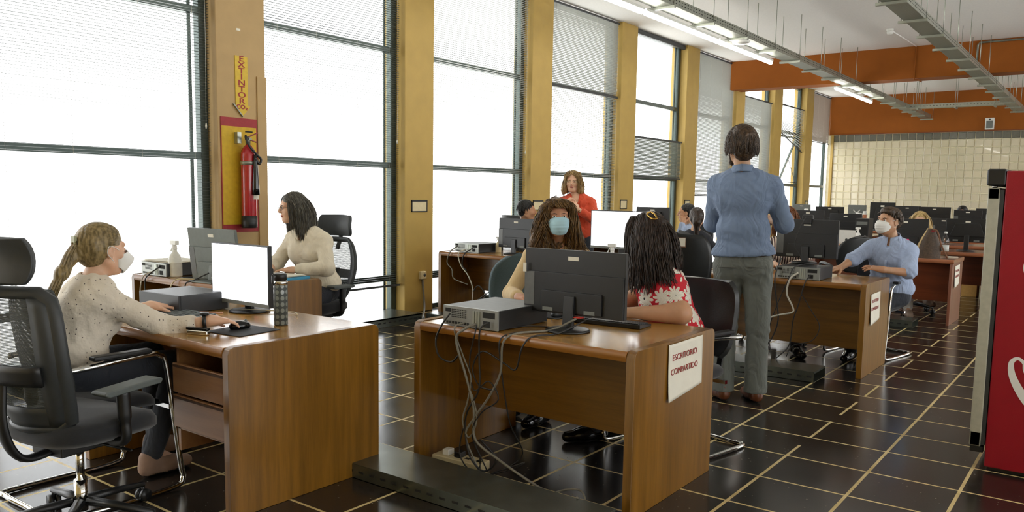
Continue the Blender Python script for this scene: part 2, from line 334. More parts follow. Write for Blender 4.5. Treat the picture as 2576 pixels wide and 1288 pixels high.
for k, (a, b) in enumerate(WY):
    w = bpy.data.objects.new('window_%d' % (k + 1), None); COL.objects.link(w); w.location = (XG, (a + b) / 2, 0); w['kind'] = 'structure'
    h = (b - a) / 2; mb = MB()
    mb.box(-0.05, 0.03, -h, -h + 0.06, 0, ZC).box(-0.05, 0.03, h - 0.075, h, 0, ZC).box(-0.05, 0.03, -h, h, ZC - 0.06, ZC).box(-0.05, 0.03, -h, h, 0.0, 0.05)
    for z in (0.41, 1.68, 2.94): mb.box(-0.05, 0.03, -h + 0.06, h - 0.075, z - 0.032, z + 0.032)
    mb.box(-0.02, 0.0, h - 0.16, h - 0.13, 0.05, ZC - 0.06)
    obj('window_frame', mb, FRAME, w, 0.003)
    obj('window_pane', MB().box(-0.014, -0.008, -h + 0.05, h - 0.06, 0.04, ZC - 0.05), PANE, w)
    y0, y1 = a + 0.01, b - 0.01
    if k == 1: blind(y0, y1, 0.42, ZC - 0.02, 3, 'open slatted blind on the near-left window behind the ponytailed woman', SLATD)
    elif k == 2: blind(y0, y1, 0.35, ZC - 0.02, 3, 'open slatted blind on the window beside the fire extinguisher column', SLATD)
    elif k == 3: blind(y0, y1, 0.4, ZC - 0.02, 6, 'open slatted blind just right of the column with the power socket')
    elif k == 4: blind(y0, y1, 2.94, ZC - 0.02, 38, 'half closed upper blind above the woman in the red blazer'); blind(y0, y1, 0.5, 2.92, 14, 'open lower blind behind the woman in the red blazer')
    elif k == 5: blind(y0, y1, 1.72, 2.36, 52, 'short closed grey blind section hanging halfway down the fifth window', mat('grey_slats', (120, 124, 114), 0.5))
    elif k == 6: blind(y0, y1, 1.42, ZC - 0.02, 48, 'long closed blind left of the standing man, ending in a dark bottom rail')
    elif k == 7: blind(y0, y1, 1.3, 3.5, 48, 'closed blind beyond the first orange beam, right of the standing man')
    elif k == 8: blind(y0, y1, 2.95, 3.55, 10, 'short crooked blind sagging over the open window pane', SLAT, tilt_end=0.42)
    elif k == 9: blind(y0, y1, 2.86, ZC - 0.02, 50, 'half lowered brownish blind next to the glass block wall', mat('brown_slats', (158, 146, 134), 0.5))
# head rail of the raised blind in the fifth window
tag(obj('raised_blind', MB().box(XG + 0.07, XG + 0.12, WY[5][0] + 0.01, WY[5][1] - 0.01, ZC - 0.08, ZC - 0.01), DGREY, None, 0.003), 'blind gathered up under the ceiling on the fifth window', 'window blind')
# open sash of the eighth window
a, b = WY[8]
s = thing('open_window_sash', 'dark framed window pane tilted open beside the far columns', 'window sash', (XG + 0.02, (a + b) / 2, 1.72))
hh = (b - a) / 2 - 0.1; M = Matrix.Rotation(math.radians(-22), 4, 'Y') 
mb = MB(); M2 = Matrix.Translation((-0.03, 0, 1.15)) @ Matrix.Rotation(math.radians(20), 4, 'Y')
mb.box(-0.02, 0.02, -hh, -hh + 0.05, -1.13, 0, 0, M2).box(-0.02, 0.02, hh - 0.05, hh, -1.13, 0, 0, M2).box(-0.02, 0.02, -hh, hh, -1.13, -1.08, 0, M2).box(-0.02, 0.02, -hh, hh, -0.05, 0, 0, M2)
obj('sash_frame', mb, FRAME, s); obj('pane', MB().box(-0.003, 0.003, -hh + 0.04, hh - 0.04, -1.1, -0.03, 0, M2), PANE, s)
obj('stay_arm', MB().bar((0.02, hh - 0.1, 0.02), (-0.2, hh - 0.06, 0.62), 0.015, 0.01).bar((0.05, -hh + 0.25, 0.03), (0.05, hh - 0.1, 0.03), 0.02, 0.015), BLACK, s)
# ---------------------------------------------------------------- ceiling services
def perf_mat():
    t = NT('perforated_tray_steel'); tc = t.add('ShaderNodeTexCoord').outputs['Object']; sp = t.add('ShaderNodeSeparateXYZ', {0: tc}).outputs
    def fr(v, s): return t.math('SUBTRACT', t.math('FRACT', t.math('MULTIPLY', v, s)), 0.5)
    a, b = fr(sp[0], 42.0), fr(sp[1], 42.0)
    d = t.math('SQRT', t.math('ADD', t.math('MULTIPLY', a, a), t.math('MULTIPLY', b, b))); hole = t.math('LESS_THAN', d, 0.24)
    t.set('Base Color', (*lin((150, 154, 142)), 1)); t.set('Metallic', 0.5); t.set('Roughness', 0.45)
    tr = t.add('ShaderNodeBsdfTransparent'); mx = t.add('ShaderNodeMixShader', {0: hole, 1: t.b.outputs[0], 2: tr.outputs[0]})
    t.t.links.new(mx.outputs[0], t.n['Material Output'].inputs[0]); return t.m
PERF = perf_mat()
def slots(mb, x, y0, y1, z, step, w, h, mi=1, nx=1):
    y = y0
    while y < y1:
        mb.box(x - 0.0006, x + 0.0006, y, y + w, z - h / 2, z + h / 2, mi); y += step
DARK = mat('dark_slot', (30, 30, 28), 0.8)
def tray(label, x, y0, y1, brk, w=0.22, bl=0.06):
    t_ = thing('cable_tray', label, 'cable tray', (x, 0, 3.42), 0)
    obj('tray_bottom', MB().box(-w / 2, w / 2, y0, y1, 0, 0.002), PERF, t_)
    mb = MB()
    for s in (-1, 1):
        mb.box(s * w / 2 - 0.001, s * w / 2 + 0.001, y0, y1, 0, 0.09); mb.box(min(s * w / 2, s * (w / 2 - 0.012)), max(s * w / 2, s * (w / 2 - 0.012)), y0, y1, 0.088, 0.09)
    slots(mb, w / 2 + 0.0015, y0 + 0.05, min(y1, 18), 0.035, 0.075, 0.03, 0.009); slots(mb, w / 2 + 0.0015, y0 + 0.05, min(y1, 18), 0.068, 0.075, 0.03, 0.009)
    obj('tray_side', mb, [GALV, DARK], t_)
    for y in brk:
        s = obj('support_bracket', MB().box(-w / 2 - bl, w / 2 + 0.03, y - 0.018, y + 0.018, -0.03, 0), GALV, t_, 0.002)
        for q in (-w / 2 - bl * 0.5, w / 2 + 0.015): obj('hanger_rod', MB().tube([(q, y, -0.03), (q, y, ZC - 3.42)], 0.005, 6), GALV, s)
    return t_
b1 = [5.0 + 0.0 + i * 1.06 for i in range(18)]
tr1 = tray('perforated cable tray over the window side with fluorescent tubes under it', -4.13, 2.5, 22.9, [y for y in b1])
tr2 = tray('perforated cable tray hanging over the aisle, nearer the red fridge', -2.05, 3.0, 22.4, [y for y in [5.0 + i * 1.06 for i in range(17)]])
ct = thing('cable_tray', 'cross cable tray linking the two long trays near the back wall', 'cable tray', (-3.1, 20.4, 3.42))
mb = MB().box(-0.93, 0.95, -0.1, 0.1, 0, 0.002).box(-0.93, 0.95, -0.101, -0.099, 0, 0.09).box(-0.93, 0.95, 0.099, 0.101, 0, 0.09)
for i in range(28): mb.box(-0.9 + i * 0.066, -0.875 + i * 0.066, -0.1022, -0.101, 0.04, 0.05, 1)
obj('tray_channel', mb, [GALV, DARK], ct)
for x in (-0.75, 0.0, 0.75):
    s = obj('support_bracket', MB().box(x - 0.02, x + 0.02, -0.14, 0.14, -0.03, 0), GALV, ct)
    for y in (-0.13, 0.13): obj('hanger_rod', MB().tube([(x, y, -0.03), (x, y, 0.66)], 0.005, 6), GALV, s)
TUBE = emis('fluorescent_tube', (255, 252, 244), 30.0)
def lamp(y, L, x=-4.27):
    l = thing('fluorescent_lamp', 'lit fluorescent tube under the window side tray, %s', 'lamp', (x, y, 3.36), 0, 'fluorescent tubes under the cable tray')
    obj('housing', MB().box(-0.03, 0.03, -L / 2, L / 2, 0.0, 0.03), WHITE, l, 0.004); obj('tube', MB().tube([(0, -L / 2 + 0.02, -0.018), (0, L / 2 - 0.02, -0.018)], 0.026, 10), TUBE, l)
    return l
for y, d in ((5.0, 'nearest one at the top edge of the photo'), (7.0, 'second from the near end of the row'), (9.0, 'ending just before the white wireless router'), (11.0, 'last before the first orange beam'), (16.6, 'beyond the first orange beam')):
    l = lamp(y, 1.96 if y < 15 else 2.6); l['label'] = 'lit fluorescent tube, ' + d
r = thing('wireless_router', 'white flat access point hanging under the window side cable tray', 'router', (-4.1, 10.35, 3.38))
obj('router_body', MB().lathe([(0.0, 0.02), (0.1, 0.02), (0.115, 0.0), (0.1, -0.025), (0.0, -0.03)], 24), WHITE, r); obj('mounting_clip', MB().box(-0.08, 0.08, -0.02, 0.02, 0.02, 0.045), DGREY, r)
d = thing('smoke_detector', 'round white smoke detector on the ceiling before the first beam', 'smoke detector', (-3.17, 14.2, ZC))
obj('detector_base', MB().lathe([(0.055, 0), (0.055, -0.02), (0.048, -0.03)], 20), WHITE, d); obj('detector_head', MB().lathe([(0.035, -0.03), (0.048, -0.045), (0.045, -0.075), (0.02, -0.09)], 20), WHITE, d)
tag(obj('conduit', MB().tube([(-3.17, 14.25, ZC - 0.01), (-3.12, 15.97, ZC - 0.01)], 0.01, 8), CEIL), 'thin white conduit on the ceiling running from the smoke detector', 'conduit')
tag(obj('conduit', MB().tube([(-3.12, 15.985, ZC - 0.01), (-3.12, 15.985, 3.5), (-3.08, 16.1, 3.505), (-3.08, 16.42, 3.505)], 0.011, 8), WALL_O), 'orange painted conduit going down the first beam', 'conduit')
tag(obj('conduit', MB().tube([(-2.16, 15.97, 3.6), (-2.16, 15.97, 4.0), (-2.13, 15.97, 4.04), (XR - 1, 15.97, 4.05)], 0.017, 8), GALVD), 'grey metal conduit along the top of the first orange beam', 'conduit')
s = thing('wall_speaker', 'grey fronted wall speaker on the far orange wall', 'speaker', (-2.73, YB - 0.08, 3.24))
obj('speaker_case', MB().box(-0.095, 0.095, -0.09, 0, -0.14, 0.14), WHITE, s, 0.006); obj('grille', MB().box(-0.07, 0.07, -0.094, -0.089, -0.11, 0.07), MGREY, s); obj('speaker_knob', MB().ell((0, -0.092, 0.1), 0.02, 0.008, 0.02), DGREY, s)
# ---------------------------------------------------------------- things on the columns
cx = XW + 0.002
bp = thing('extinguisher_backboard', 'yellow board with red border on the shaded column behind the extinguisher', 'sign board', (XW, 4.465, 1.0))
obj('board', MB().box(0, 0.008, -0.19, 0.19, 0, 1.03, 0), mat('red_board_border', (150, 36, 40), 0.6), bp, 0.001)
obj('yellow_panel', MB().box(0.008, 0.0095, -0.182, 0.178, 0.07, 0.95), mat('yellow_board', (196, 160, 20), 0.6), bp)
obj('lettering', MB().box(0.0096, 0.0104, 0.06, 0.14, 0.905, 0.918), DARK, bp)
e = thing('fire_extinguisher', 'tall red carbon dioxide fire extinguisher with black horn hanging on the yellow board', 'fire extinguisher', (XW + 0.1, 4.49, 1.04))
RED = mat('extinguisher_red', (170, 24, 34), 0.25, Coat_Weight=0.6)
obj('cylinder', MB().lathe([(0.066, 0.09), (0.068, 0.1), (0.068, 0.66), (0.06, 0.70), (0.035, 0.735), (0.02, 0.75)], 28), RED, e)
obj('base_cap', MB().lathe([(0.062, 0), (0.07, 0.01), (0.07, 0.11), (0.062, 0.11)], 28), BLACK, e)
obj('valve', MB().lathe([(0.02, 0.74), (0.022, 0.80), (0.014, 0.82)], 12).box(-0.03, 0.03, -0.012, 0.02, 0.79, 0.81), GALVD, e)
obj('valve_handle', MB().bar((0, 0.0, 0.815), (0.0, 0.1, 0.86), 0.02, 0.008).bar((0, 0.0, 0.80), (0.0, 0.09, 0.775), 0.02, 0.008), mat('red_handle', (130, 30, 34), 0.4), e)
obj('hose', MB().tube(cat_curve([(0.0, -0.02, 0.80), (0.04, -0.05, 0.82), (0.07, -0.04, 0.74), (0.085, 0.03, 0.66), (0.09, 0.07, 0.62), (0.092, 0.05, 0.58), (0.085, 0.015, 0.62)]), 0.011, 8), BLACK, e)
obj('discharge_horn', MB().lathe([(0.014, 0.66), (0.016, 0.6), (0.02, 0.55), (0.032, 0.36), (0.034, 0.3), (0.03, 0.3)], 18, (0.09, 0.01, 0)), BLACKG, e)
obj('label_plate', MB().tube([(0, 0, 0.57), (0, 0, 0.6)], 0.0695, 28), GALV, e)
obj('instruction_label', MB().box(0.055, 0.0705, 0.0, 0.055, 0.26, 0.33).box(0.04, 0.068, 0.03, 0.056, 0.33, 0.57), PAPER, e)
obj('wall_bracket', MB().box(-0.098, -0.04, -0.08, -0.04, 0.76, 0.86), GALV, e)
es = thing('extinguisher_sign', 'yellow arrow sign reading EXTINTOR CO2 above the fire extinguisher', 'sign', (XW + 0.001, 4.5, 2.04))
yl = mat('sign_yellow', (206, 172, 30), 0.5)
obj('sign_plate', MB().prism([(-0.065, 0.54), (0.065, 0.54), (0.065, 0.1), (0.09, 0.1), (0, 0.0), (-0.09, 0.1), (-0.065, 0.1)], 0, 0.006, 'x'), yl, es)
obj('arrow_tip', MB().prism([(-0.1, 0.11), (0.0, 0.0), (0.0, 0.012), (-0.09, 0.115)], 0.006, 0.02, 'x'), GALVD, es)
RX = (PI / 2, 0, PI / 2)
for i, ch in enumerate('EXTINTOR'): text('lettering', ch, 0.068, REDPR, es, (0.0068, 0, 0.515 - i * 0.0535), RX, sx=1.5, bold=0.0014)
text('lettering', 'CO\u2082', 0.052, REDPR, es, (0.0068, 0, 0.088), RX, sx=1.15, bold=0.002)
tag(obj('paper_tag', MB().box(XW, XW + 0.003, 4.46, 4.5, 2.80, 2.82), PAPER), 'scrap of white tape high on the shaded column', 'tape')
for y, z0, z1, w, lb in ((6.83, 1.16, 1.285, 0.13, 'dark framed blank plate on the column left of the third window'), (9.2, 1.16, 1.285, 0.12, 'dark framed blank plate on the column behind the woman with the mask'), (11.6, 1.16, 1.3, 0.11, 'dark framed blank plate on the column behind the lit monitor'), (14.0, 1.16, 1.3, 0.11, 'dark framed blank plate on the column above the man at the far window'), (21.1, 1.15, 1.29, 0.1, 'small framed blank plate on the last free column')):
    f = thing('wall_plate', lb, 'wall plate', (XW, y, (z0 + z1) / 2)); hh = (z1 - z0) / 2
    obj('plate_frame', MB().box(0, 0.012, -w, w, hh - 0.01, hh + 0.01).box(0, 0.012, -w, -w + 0.012, -hh, hh).box(0, 0.012, w - 0.012, w, -hh, hh).box(0, 0.012, -w, w, -hh, -hh + 0.01), BLACK, f)
    obj('plate_face', MB().box(0, 0.008, -w + 0.012, w - 0.012, -hh + 0.008, hh - 0.008), CREAM, f)
f = thing('power_socket', 'cream surface socket on the mustard column with a grey cable', 'socket', (XW, 6.87, 0.43))
obj('socket_box', MB().box(0, 0.045, -0.045, 0.045, -0.045, 0.045), CREAM, f, 0.006); obj('socket_face', MB().tube([(0.045, 0.012, 0), (0.047, 0.012, 0)], 0.02, 14), DGREY, f)
tag(obj('socket_cable', MB().tube(cat_curve([(XW + 0.02, 6.87, 0.39), (XW + 0.025, 6.88, 0.25), (XW + 0.06, 6.86, 0.1), (XW + 0.2, 6.7, 0.02), (XW + 0.45, 6.4, 0.012)]), 0.012, 8), CABLE_G), 'grey cable dropping from the column socket to the floor', 'cable')
# ---------------------------------------------------------------- floor trunking
DUCTM = mat('worn_duct_steel', (112, 118, 110), 0.27, 0.75, var=0.2, nscale=9)
def trunk(label, x0, x1, y0, y1, h=0.075, open_end=None, top=None):
    t_ = thing('floor_cable_duct', label, 'cable duct', ((x0 + x1) / 2, (y0 + y1) / 2, 0)); a, b = (x1 - x0) / 2, (y1 - y0) / 2
    mb = MB(); along = 'x' if a > b else 'y'
    if along == 'x':
        mb.box(-a, a, -b, -b + 0.003, 0, h).box(-a, a, b - 0.003, b, 0, h).box(-a, a, -b, b, 0.0, 0.003)
        k = int(2 * a / 0.075)
        for i in range(k): mb.box(-a + 0.03 + i * 0.075, -a + 0.065 + i * 0.075, -b - 0.0008, -b, h * 0.45, h * 0.6, 1)
    else:
        mb.box(-a, -a + 0.003, -b, b, 0, h).box(a - 0.003, a, -b, b, 0, h).box(-a, a, -b, b, 0, 0.003)
        k = int(2 * b / 0.075)
        for i in range(k): mb.box(a, a + 0.0008, -b + 0.03 + i * 0.075, -b + 0.065 + i * 0.075, h * 0.45, h * 0.6, 1)
    obj('duct_channel', mb, [DUCTM, DARK], t_)
    obj('duct_lid', MB().box(-a + 0.002, a - 0.002, -b + 0.002, b - 0.002, h, h + 0.003).box(-a, -a + 0.003, -b, b, h - 0.012, h + 0.003).box(a - 0.003, a, -b, b, h - 0.012, h + 0.003), DUCTM, t_)
    return t_
trunk('perforated metal floor duct between the two front desks', -5.3, -1.62, 2.62, 2.93, 0.07)
trunk('wide shiny floor duct lying along the window wall', -6.4, -5.95, 2.0, 6.35, 0.09)
trunk('floor duct running out from the column with the socket', -5.95, -4.3, 6.42, 6.62, 0.08)
trunk('floor duct by the feet of the standing man', -4.4, -1.77, 6.2, 6.5, 0.08)
trunk('floor duct under the desk with the handbag', -4.0, -1.72, 9.55, 9.85, 0.08)
# bent lid piece over the duct
# ---------------------------------------------------------------- desks
def desk(label, x0, x1, y0, y1, user=1, h=0.735, style='gold', modesty=None, mz=0.28, drawers=None, group=None, drawer_x=None, left=True, name='desk'):
    """user=+1: sitter on the +y side"""
    V, Hm, T, E_ = {'gold': (WOODV, WOODH, WOODT, WOODE), 'red': (REDV, REDH, REDT, REDT)}[style]
    d = thing(name, label, 'desk', ((x0 + x1) / 2, (y0 + y1) / 2, 0), 0, group); a, b = (x1 - x0) / 2, (y1 - y0) / 2; pt = 0.042 if style == 'gold' else 0.03
    for s in (-1, 1):
        if s == -1 and not left: continue
        top = h + 0.004 if style == 'gold' else h - 0.04
        r = 0.03 if style == 'gold' else 0.004
        poly = [(-b, 0), (b, 0), (b, top - r), (b - r * 0.3, top - r * 0.3), (b - r, top), (-b + r, top), (-b + r * 0.3, top - r * 0.3), (-b, top - r)]
        xa = a - pt if s == 1 else -a
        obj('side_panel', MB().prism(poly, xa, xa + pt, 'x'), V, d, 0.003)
    ta = a - pt if style == 'gold' else a + 0.01
    f = b - 0.004 if style == 'gold' else b + 0.01
    poly = [(-f, h - 0.045), (f, h - 0.045), (f + 0.006, h - 0.03), (f + 0.006, h - 0.012), (f - 0.004, h), (-f + 0.004, h), (-f - 0.006, h - 0.012), (-f - 0.006, h - 0.03)]
    wt = MB().prism(poly, -ta, ta, 'x')
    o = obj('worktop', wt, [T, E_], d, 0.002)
    for p in o.data.polygons:
        if abs(p.normal.z) < 0.9: p.material_index = 1
    ym = (y0 + y1) / 2; my = (modesty if modesty is not None else ym) - ym
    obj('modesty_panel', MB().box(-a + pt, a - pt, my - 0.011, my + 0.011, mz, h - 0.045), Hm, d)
    if drawers:
        xa, xb = drawers; xa -= (x0 + x1) / 2; xb -= (x0 + x1) / 2; ys = b * user - user * 0.03
        c = MB(); ylo, yhi = sorted((ys - user * 0.02, ys - user * 0.5))
        c.box(xa, xa + 0.018, ylo, yhi, 0.2, h - 0.05).box(xb - 0.018, xb, ylo, yhi, 0.3, h - 0.05).box(xa, xb, ylo, yhi, 0.3, 0.315)
        obj('drawer_case', c, DRAW, d)
        for i, (z0, z1) in enumerate(((0.475, 0.61), (0.315, 0.465))):
            yl, yh = sorted((ys, ys - user * 0.02)); w = obj('drawer', MB().box(xa - 0.005, xb + 0.005, yl, yh, z0, z1), DRAW, d, 0.004)
            obj('finger_rail', MB().box(xa, xb, yl - (0.004 if user < 0 else 0), yh + (0.004 if user > 0 else 0), z1 - 0.016, z1 - 0.006), mat('drawer_groove', (70, 44, 22), 0.6), w)
    return d
desk('large varnished desk in the foreground with two drawers, where the ponytailed woman types', -4.18, -2.915, 1.945, 2.80, -1, drawers=(-3.385, -2.96))
desk('varnished desk beside the window with the long haired woman seated behind it', -6.03, -4.75, 3.2, 3.98, 1)
desk('centre foreground varnished desk with the shared desk notice taped to its side', -2.865, -1.59, 3.0, 3.84, 1, modesty=3.32, mz=0.27)
desk('varnished desk by the window holding a computer with white cables', -6.05, -4.75, 6.72, 7.5, 1, modesty=7.2)
desk('varnished desk right of the standing man, with computer, webcam monitor and taped notice', -2.96, -1.52, 6.575, 7.36, 1, modesty=6.9, mz=0.17)
desk('varnished desk behind the centre one holding the lit monitor', -4.4, -3.08, 5.85, 6.55, -1)
desk('reddish desk holding the brown handbag and the water bottle', -2.95, -1.44, 10.02, 10.72, 1, style='red', modesty=10.2, mz=0.25)
desk('reddish desk with the cardboard box under it', -3.0, -1.5, 13.2, 13.95, -1, style='red', modesty=13.6, mz=0.3)
desk('reddish desk with the spray bottle, left of the masked man', -4.3, -2.75, 12.15, 12.85, 1, style='red', mz=0.28)
desk('farthest reddish desk at the right, mostly hidden by the fridge', -2.7, -1.12, 14.6, 15.72, 1, style='red', mz=0.3)
desk('short reddish desk in the back row left of the dark haired head', -3.4, -2.46, 15.9, 16.6, 1, style='red')
desk('reddish desk in the middle of the far rows', -4.95, -3.45, 14.9, 16.3, 1, style='red')
desk('reddish desk in the far rows near the orange beam', -4.8, -3.3, 17.6, 18.4, 1, style='red')
desk('desk at the far window where the man rests his head on his hand', -5.6, -4.2, 9.2, 9.9, 1)
# ---------------------------------------------------------------- monitors
def monitor(label, x, y, rz, w=0.54, h=0.325, z=0.735, lift=0.1, on=False, style='flat', base='round', sticker=True, webcam=False, tilt=0.0, back=None, name='monitor', top=None, group=None):
    """screen faces local -y"""
    m = thing(name, label, 'monitor', (x, y, z), rz, group); bc = back or BLACK
    if top is not None: lift = top - z - h
    M = Matrix.Translation((0, -0.05, lift)) @ Matrix.Rotation(tilt, 4, 'X')
    hs = MB().box(-w / 2, w / 2, -0.012, 0.012, 0, h, 0, M)
    if style == 'curve':
        hs.prism([(-w / 2 + 0.05, h * 0.25), (w / 2 - 0.05, h * 0.25), (w / 2 - 0.11, h * 0.8), (-w / 2 + 0.11, h * 0.8)], 0.012, 0.04, 'y', 0, M)
    else:
        hs.box(-w / 2 + 0.004, w / 2 - 0.004, 0.010, 0.022, 0.0, h * 0.64, 0, M)
        hs.prism([(-w * 0.3, 0.01), (w * 0.3, 0.01), (w * 0.3, h * 0.36), (-w * 0.3, h * 0.36)], 0.02, 0.036, 'y', 0, M)
    obj('screen_housing', hs, bc, m, 0.003)
    obj('screen', MB().box(-w / 2 + 0.008, w / 2 - 0.008, -0.0135, -0.012, 0.02, h - 0.008, 0, M), SCREEN_ON if on else SCREEN_OFF, m)
    if on: obj('bezel', MB().box(-w / 2, w / 2, -0.0145, -0.012, 0, 0.019, 0, M), MGREY, m)
    st = MB().bar((0, 0.0, 0.01), (0, -0.012, lift + h * 0.3), 0.058, 0.022)
    obj('stand_neck', st, bc, m, 0.004)
    bs = MB()
    if base == 'round': bs.lathe([(0.0, 0), (0.105, 0), (0.11, 0.006), (0.1, 0.012), (0.03, 0.018), (0, 0.018)], 28, (0, 0.0, 0.0))
    else: bs.box(-0.12, 0.12, -0.09, 0.1, 0, 0.012)
    obj('stand_base', bs, bc, m, 0 if base == 'round' else 0.003)
    if sticker: obj('asset_sticker', MB().box(-0.03, 0.03, 0.0125 if style == 'flat' else 0.0125, 0.0135, h * 0.84, h * 0.9, 0, M), PAPER, m)
    if style == 'flat': obj('painted_sheen', MB().box(w / 2 - 0.065, w / 2 - 0.006, 0.0225, 0.0235, h * 0.1, h * 0.63, 0, M), mat('monitor_painted_sheen', (96, 98, 96), 0.35), m)  # paler grey patch, sheen put into the colour of the housing back
    for q in (-0.14, 0.1): obj('port_block', MB().box(q, q + 0.06, 0.02, 0.038, 0.012, 0.03, 0, M), MGREY, m)
    if webcam:
        c = obj('webcam', MB().box(-0.045, 0.045, -0.02, 0.02, h, h + 0.04, 0, M).box(-0.035, 0.035, 0.012, 0.03, h - 0.04, h + 0.005, 0, M), BLACK, m, 0.008)
    return m
RZ = PI
monitor('lit white monitor on the foreground desk facing the ponytailed woman', -3.745, 2.64, 0.0, 0.505, 0.325, on=True, lift=0.045, webcam=False)
mc = monitor('black monitor seen from behind on the centre desk, in front of the masked woman', -2.105, 3.275, RZ, 0.575, 0.315, top=1.125)
t_ = obj('side_sticker', MB().box(0.265, 0.285, -0.017, -0.0165, 0.27, 0.315), PAPER, mc)
monitor('grey monitor seen from behind on the window desk, tilted back', -5.12, 3.3, RZ + 0.08, 0.51, 0.37, top=1.115, back=mat('grey_monitor_back', (98, 104, 98), 0.4), tilt=-0.12, base='square')
md = monitor('black monitor with a webcam, seen from behind, right of the standing man', -2.13, 7.0, RZ, 0.515, 0.325, top=1.208, z=0.84, webcam=True)
monitor('dark monitor edge beside the short haired man by the window', -5.22, 7.0, RZ - 0.1, 0.5, 0.32, top=1.12)
monitor('lit monitor between the masked woman and the curly haired woman', -3.44, 6.2, 0.0, 0.58, 0.33, on=True, top=1.257, back=BLACK)
monitor('dark monitor seen from behind on the desk of the man resting his head', -4.87, 9.5, RZ, 0.47, 0.3, top=1.237, style='curve')
FM = [(-4.75, 15.25, .32, .22, 1.26, 'flat', 'pale grey monitor farthest left in the far rows', MGREY), (-4.48, 16.1, .52, .3, 1.22, 'curve', 'black monitor with blurred maker name beside the last free column', None),
 (-3.94, 12.97, .5, .31, 1.19, 'flat', 'flat dark monitor just behind the webcam monitor', None), (-3.32, 15.1, .4, .5, 1.325, 'curve', 'tall black monitor rising above the others behind the masked man', None),
 (-3.5, 18.05, .5, .32, 1.245, 'flat', 'black monitor to the right of the tallest one', None), (-2.69, 16.2, .52, .32, 1.255, 'flat', 'black monitor with a white plug label in the back row', None),
 (-3.6, 13.85, .5, .36, 1.14, 'flat', 'dark monitor standing behind the white laptop', None), (-2.03, 10.4, .5, .33, 1.165, 'flat', 'dark monitor in front of the blonde woman', None),
 (-2.18, 13.95, .36, .3, 1.105, 'flat', 'narrow dark monitor glimpsed behind the water bottle', None), (-1.57, 11.85, .5, .3, 1.15, 'curve', 'black widescreen monitor above the reddish desk with the box', None),
 (-1.97, 14.8, .4, .26, 1.225, 'flat', 'black monitor in front of the dark haired head in the back', None), (-1.75, 15.6, .42, .3, 1.25, 'curve', 'black monitor partly hidden by the fridge door', None)]
for (x, y, w, h, tp, st, lb, bk) in FM:
    m = monitor(lb, x, y, RZ + random.uniform(-0.06, 0.06), w, h, top=tp, style=st, back=bk, group=None)
# desk under the widescreen far monitor
desk('reddish desk carrying the black widescreen monitor', -2.35, -1.3, 11.55, 12.25, 1, style='red', mz=0.3)
# ---------------------------------------------------------------- desktop computers
def computer(label, x, y, rz, w=0.33, d=0.4, h=0.1, z=0.735, rear=True, top=PCTOP):
    """rear panel faces local -y"""
    c = thing('desktop_computer', label, 'computer', (x, y, z), rz)
    obj('case', MB().box(-w / 2, w / 2, -d / 2 + 0.01, d / 2 - 0.012, 0.004, h - 0.002), PCBLK, c, 0.003)
    obj('case_top', MB().box(-w / 2 + 0.003, w / 2 - 0.003, -d / 2 + 0.01, d / 2 - 0.012, h - 0.002, h), top, c)
    obj('front_bezel', MB().box(-w / 2, w / 2, d / 2 - 0.012, d / 2, 0.002, h), BLACK, c, 0.003)
    if rear:
        r = MB().box(-w / 2, w / 2, -d / 2, -d / 2 + 0.01, 0.004, h); yy = -d / 2 - 0.0008
        for i in range(9):
            for j in range(5): r.box(-w / 2 + 0.055 + i * 0.011, -w / 2 + 0.062 + i * 0.011, yy, yy + 0.001, 0.045 + j * 0.009, 0.05 + j * 0.009, 1)
        for i in range(8): r.box(-w / 2 + 0.02 + i * 0.019, -w / 2 + 0.034 + i * 0.019, yy, yy + 0.001, 0.012, 0.024, 1)
        for i in range(3): r.box(0.02 + i * 0.016, 0.03 + i * 0.016, yy - 0.003, yy + 0.001, 0.012, h - 0.012, 2)
        r.box(0.08, 0.155, yy, yy + 0.001, 0.06, h - 0.012, 1).box(0.085, 0.125, yy - 0.001, yy + 0.001, 0.014, 0.045, 1).box(-w / 2 + 0.015, -w / 2 + 0.05, yy - 0.001, yy + 0.001, h - 0.03, h - 0.012, 1)
        obj('rear_panel', r, [PCREAR, DARK, GALV], c)
    return c
computer('black desktop computer with grey lid and rear cables on the centre desk', -2.51, 3.23, 0, 0.345, 0.42)
computer('black desktop computer lying on the foreground desk behind the keyboard', -4.08, 2.46, PI + 0.05, 0.36, 0.31, 0.1, top=PCBLK)
computer('desktop computer with papers on top at the left end of the window desk', -5.78, 3.42, 0, 0.34, 0.36)
computer('desktop computer under the webcam monitor right of the standing man', -2.06, 6.79, 0, 0.35, 0.36, top=PCBLK)
computer('desktop computer with white cables on the far window desk', -5.72, 7.0, 0, 0.34, 0.38)
def tower(label, x, y, z, w, d, h, m, rz=0):
    c = thing('computer_case', label, 'computer', (x, y, z), rz)
    obj('case', MB().box(-w / 2, w / 2, -d / 2, d / 2, 0, h), m, c, 0.003)
    obj('front_grille', MB().box(-w / 2 + 0.02, w / 2 - 0.02, -d / 2 - 0.003, -d / 2, 0.03, h * 0.6), DARK, c); obj('drive_bay', MB().box(-w / 2 + 0.02, w / 2 - 0.02, -d / 2 - 0.004, -d / 2, h * 0.7, h * 0.85), MGREY, c)
    return c
tower('upright black computer case beside the masked man', -3.26, 13.7, 0.735, 0.2, 0.3, 0.34, BLACK)
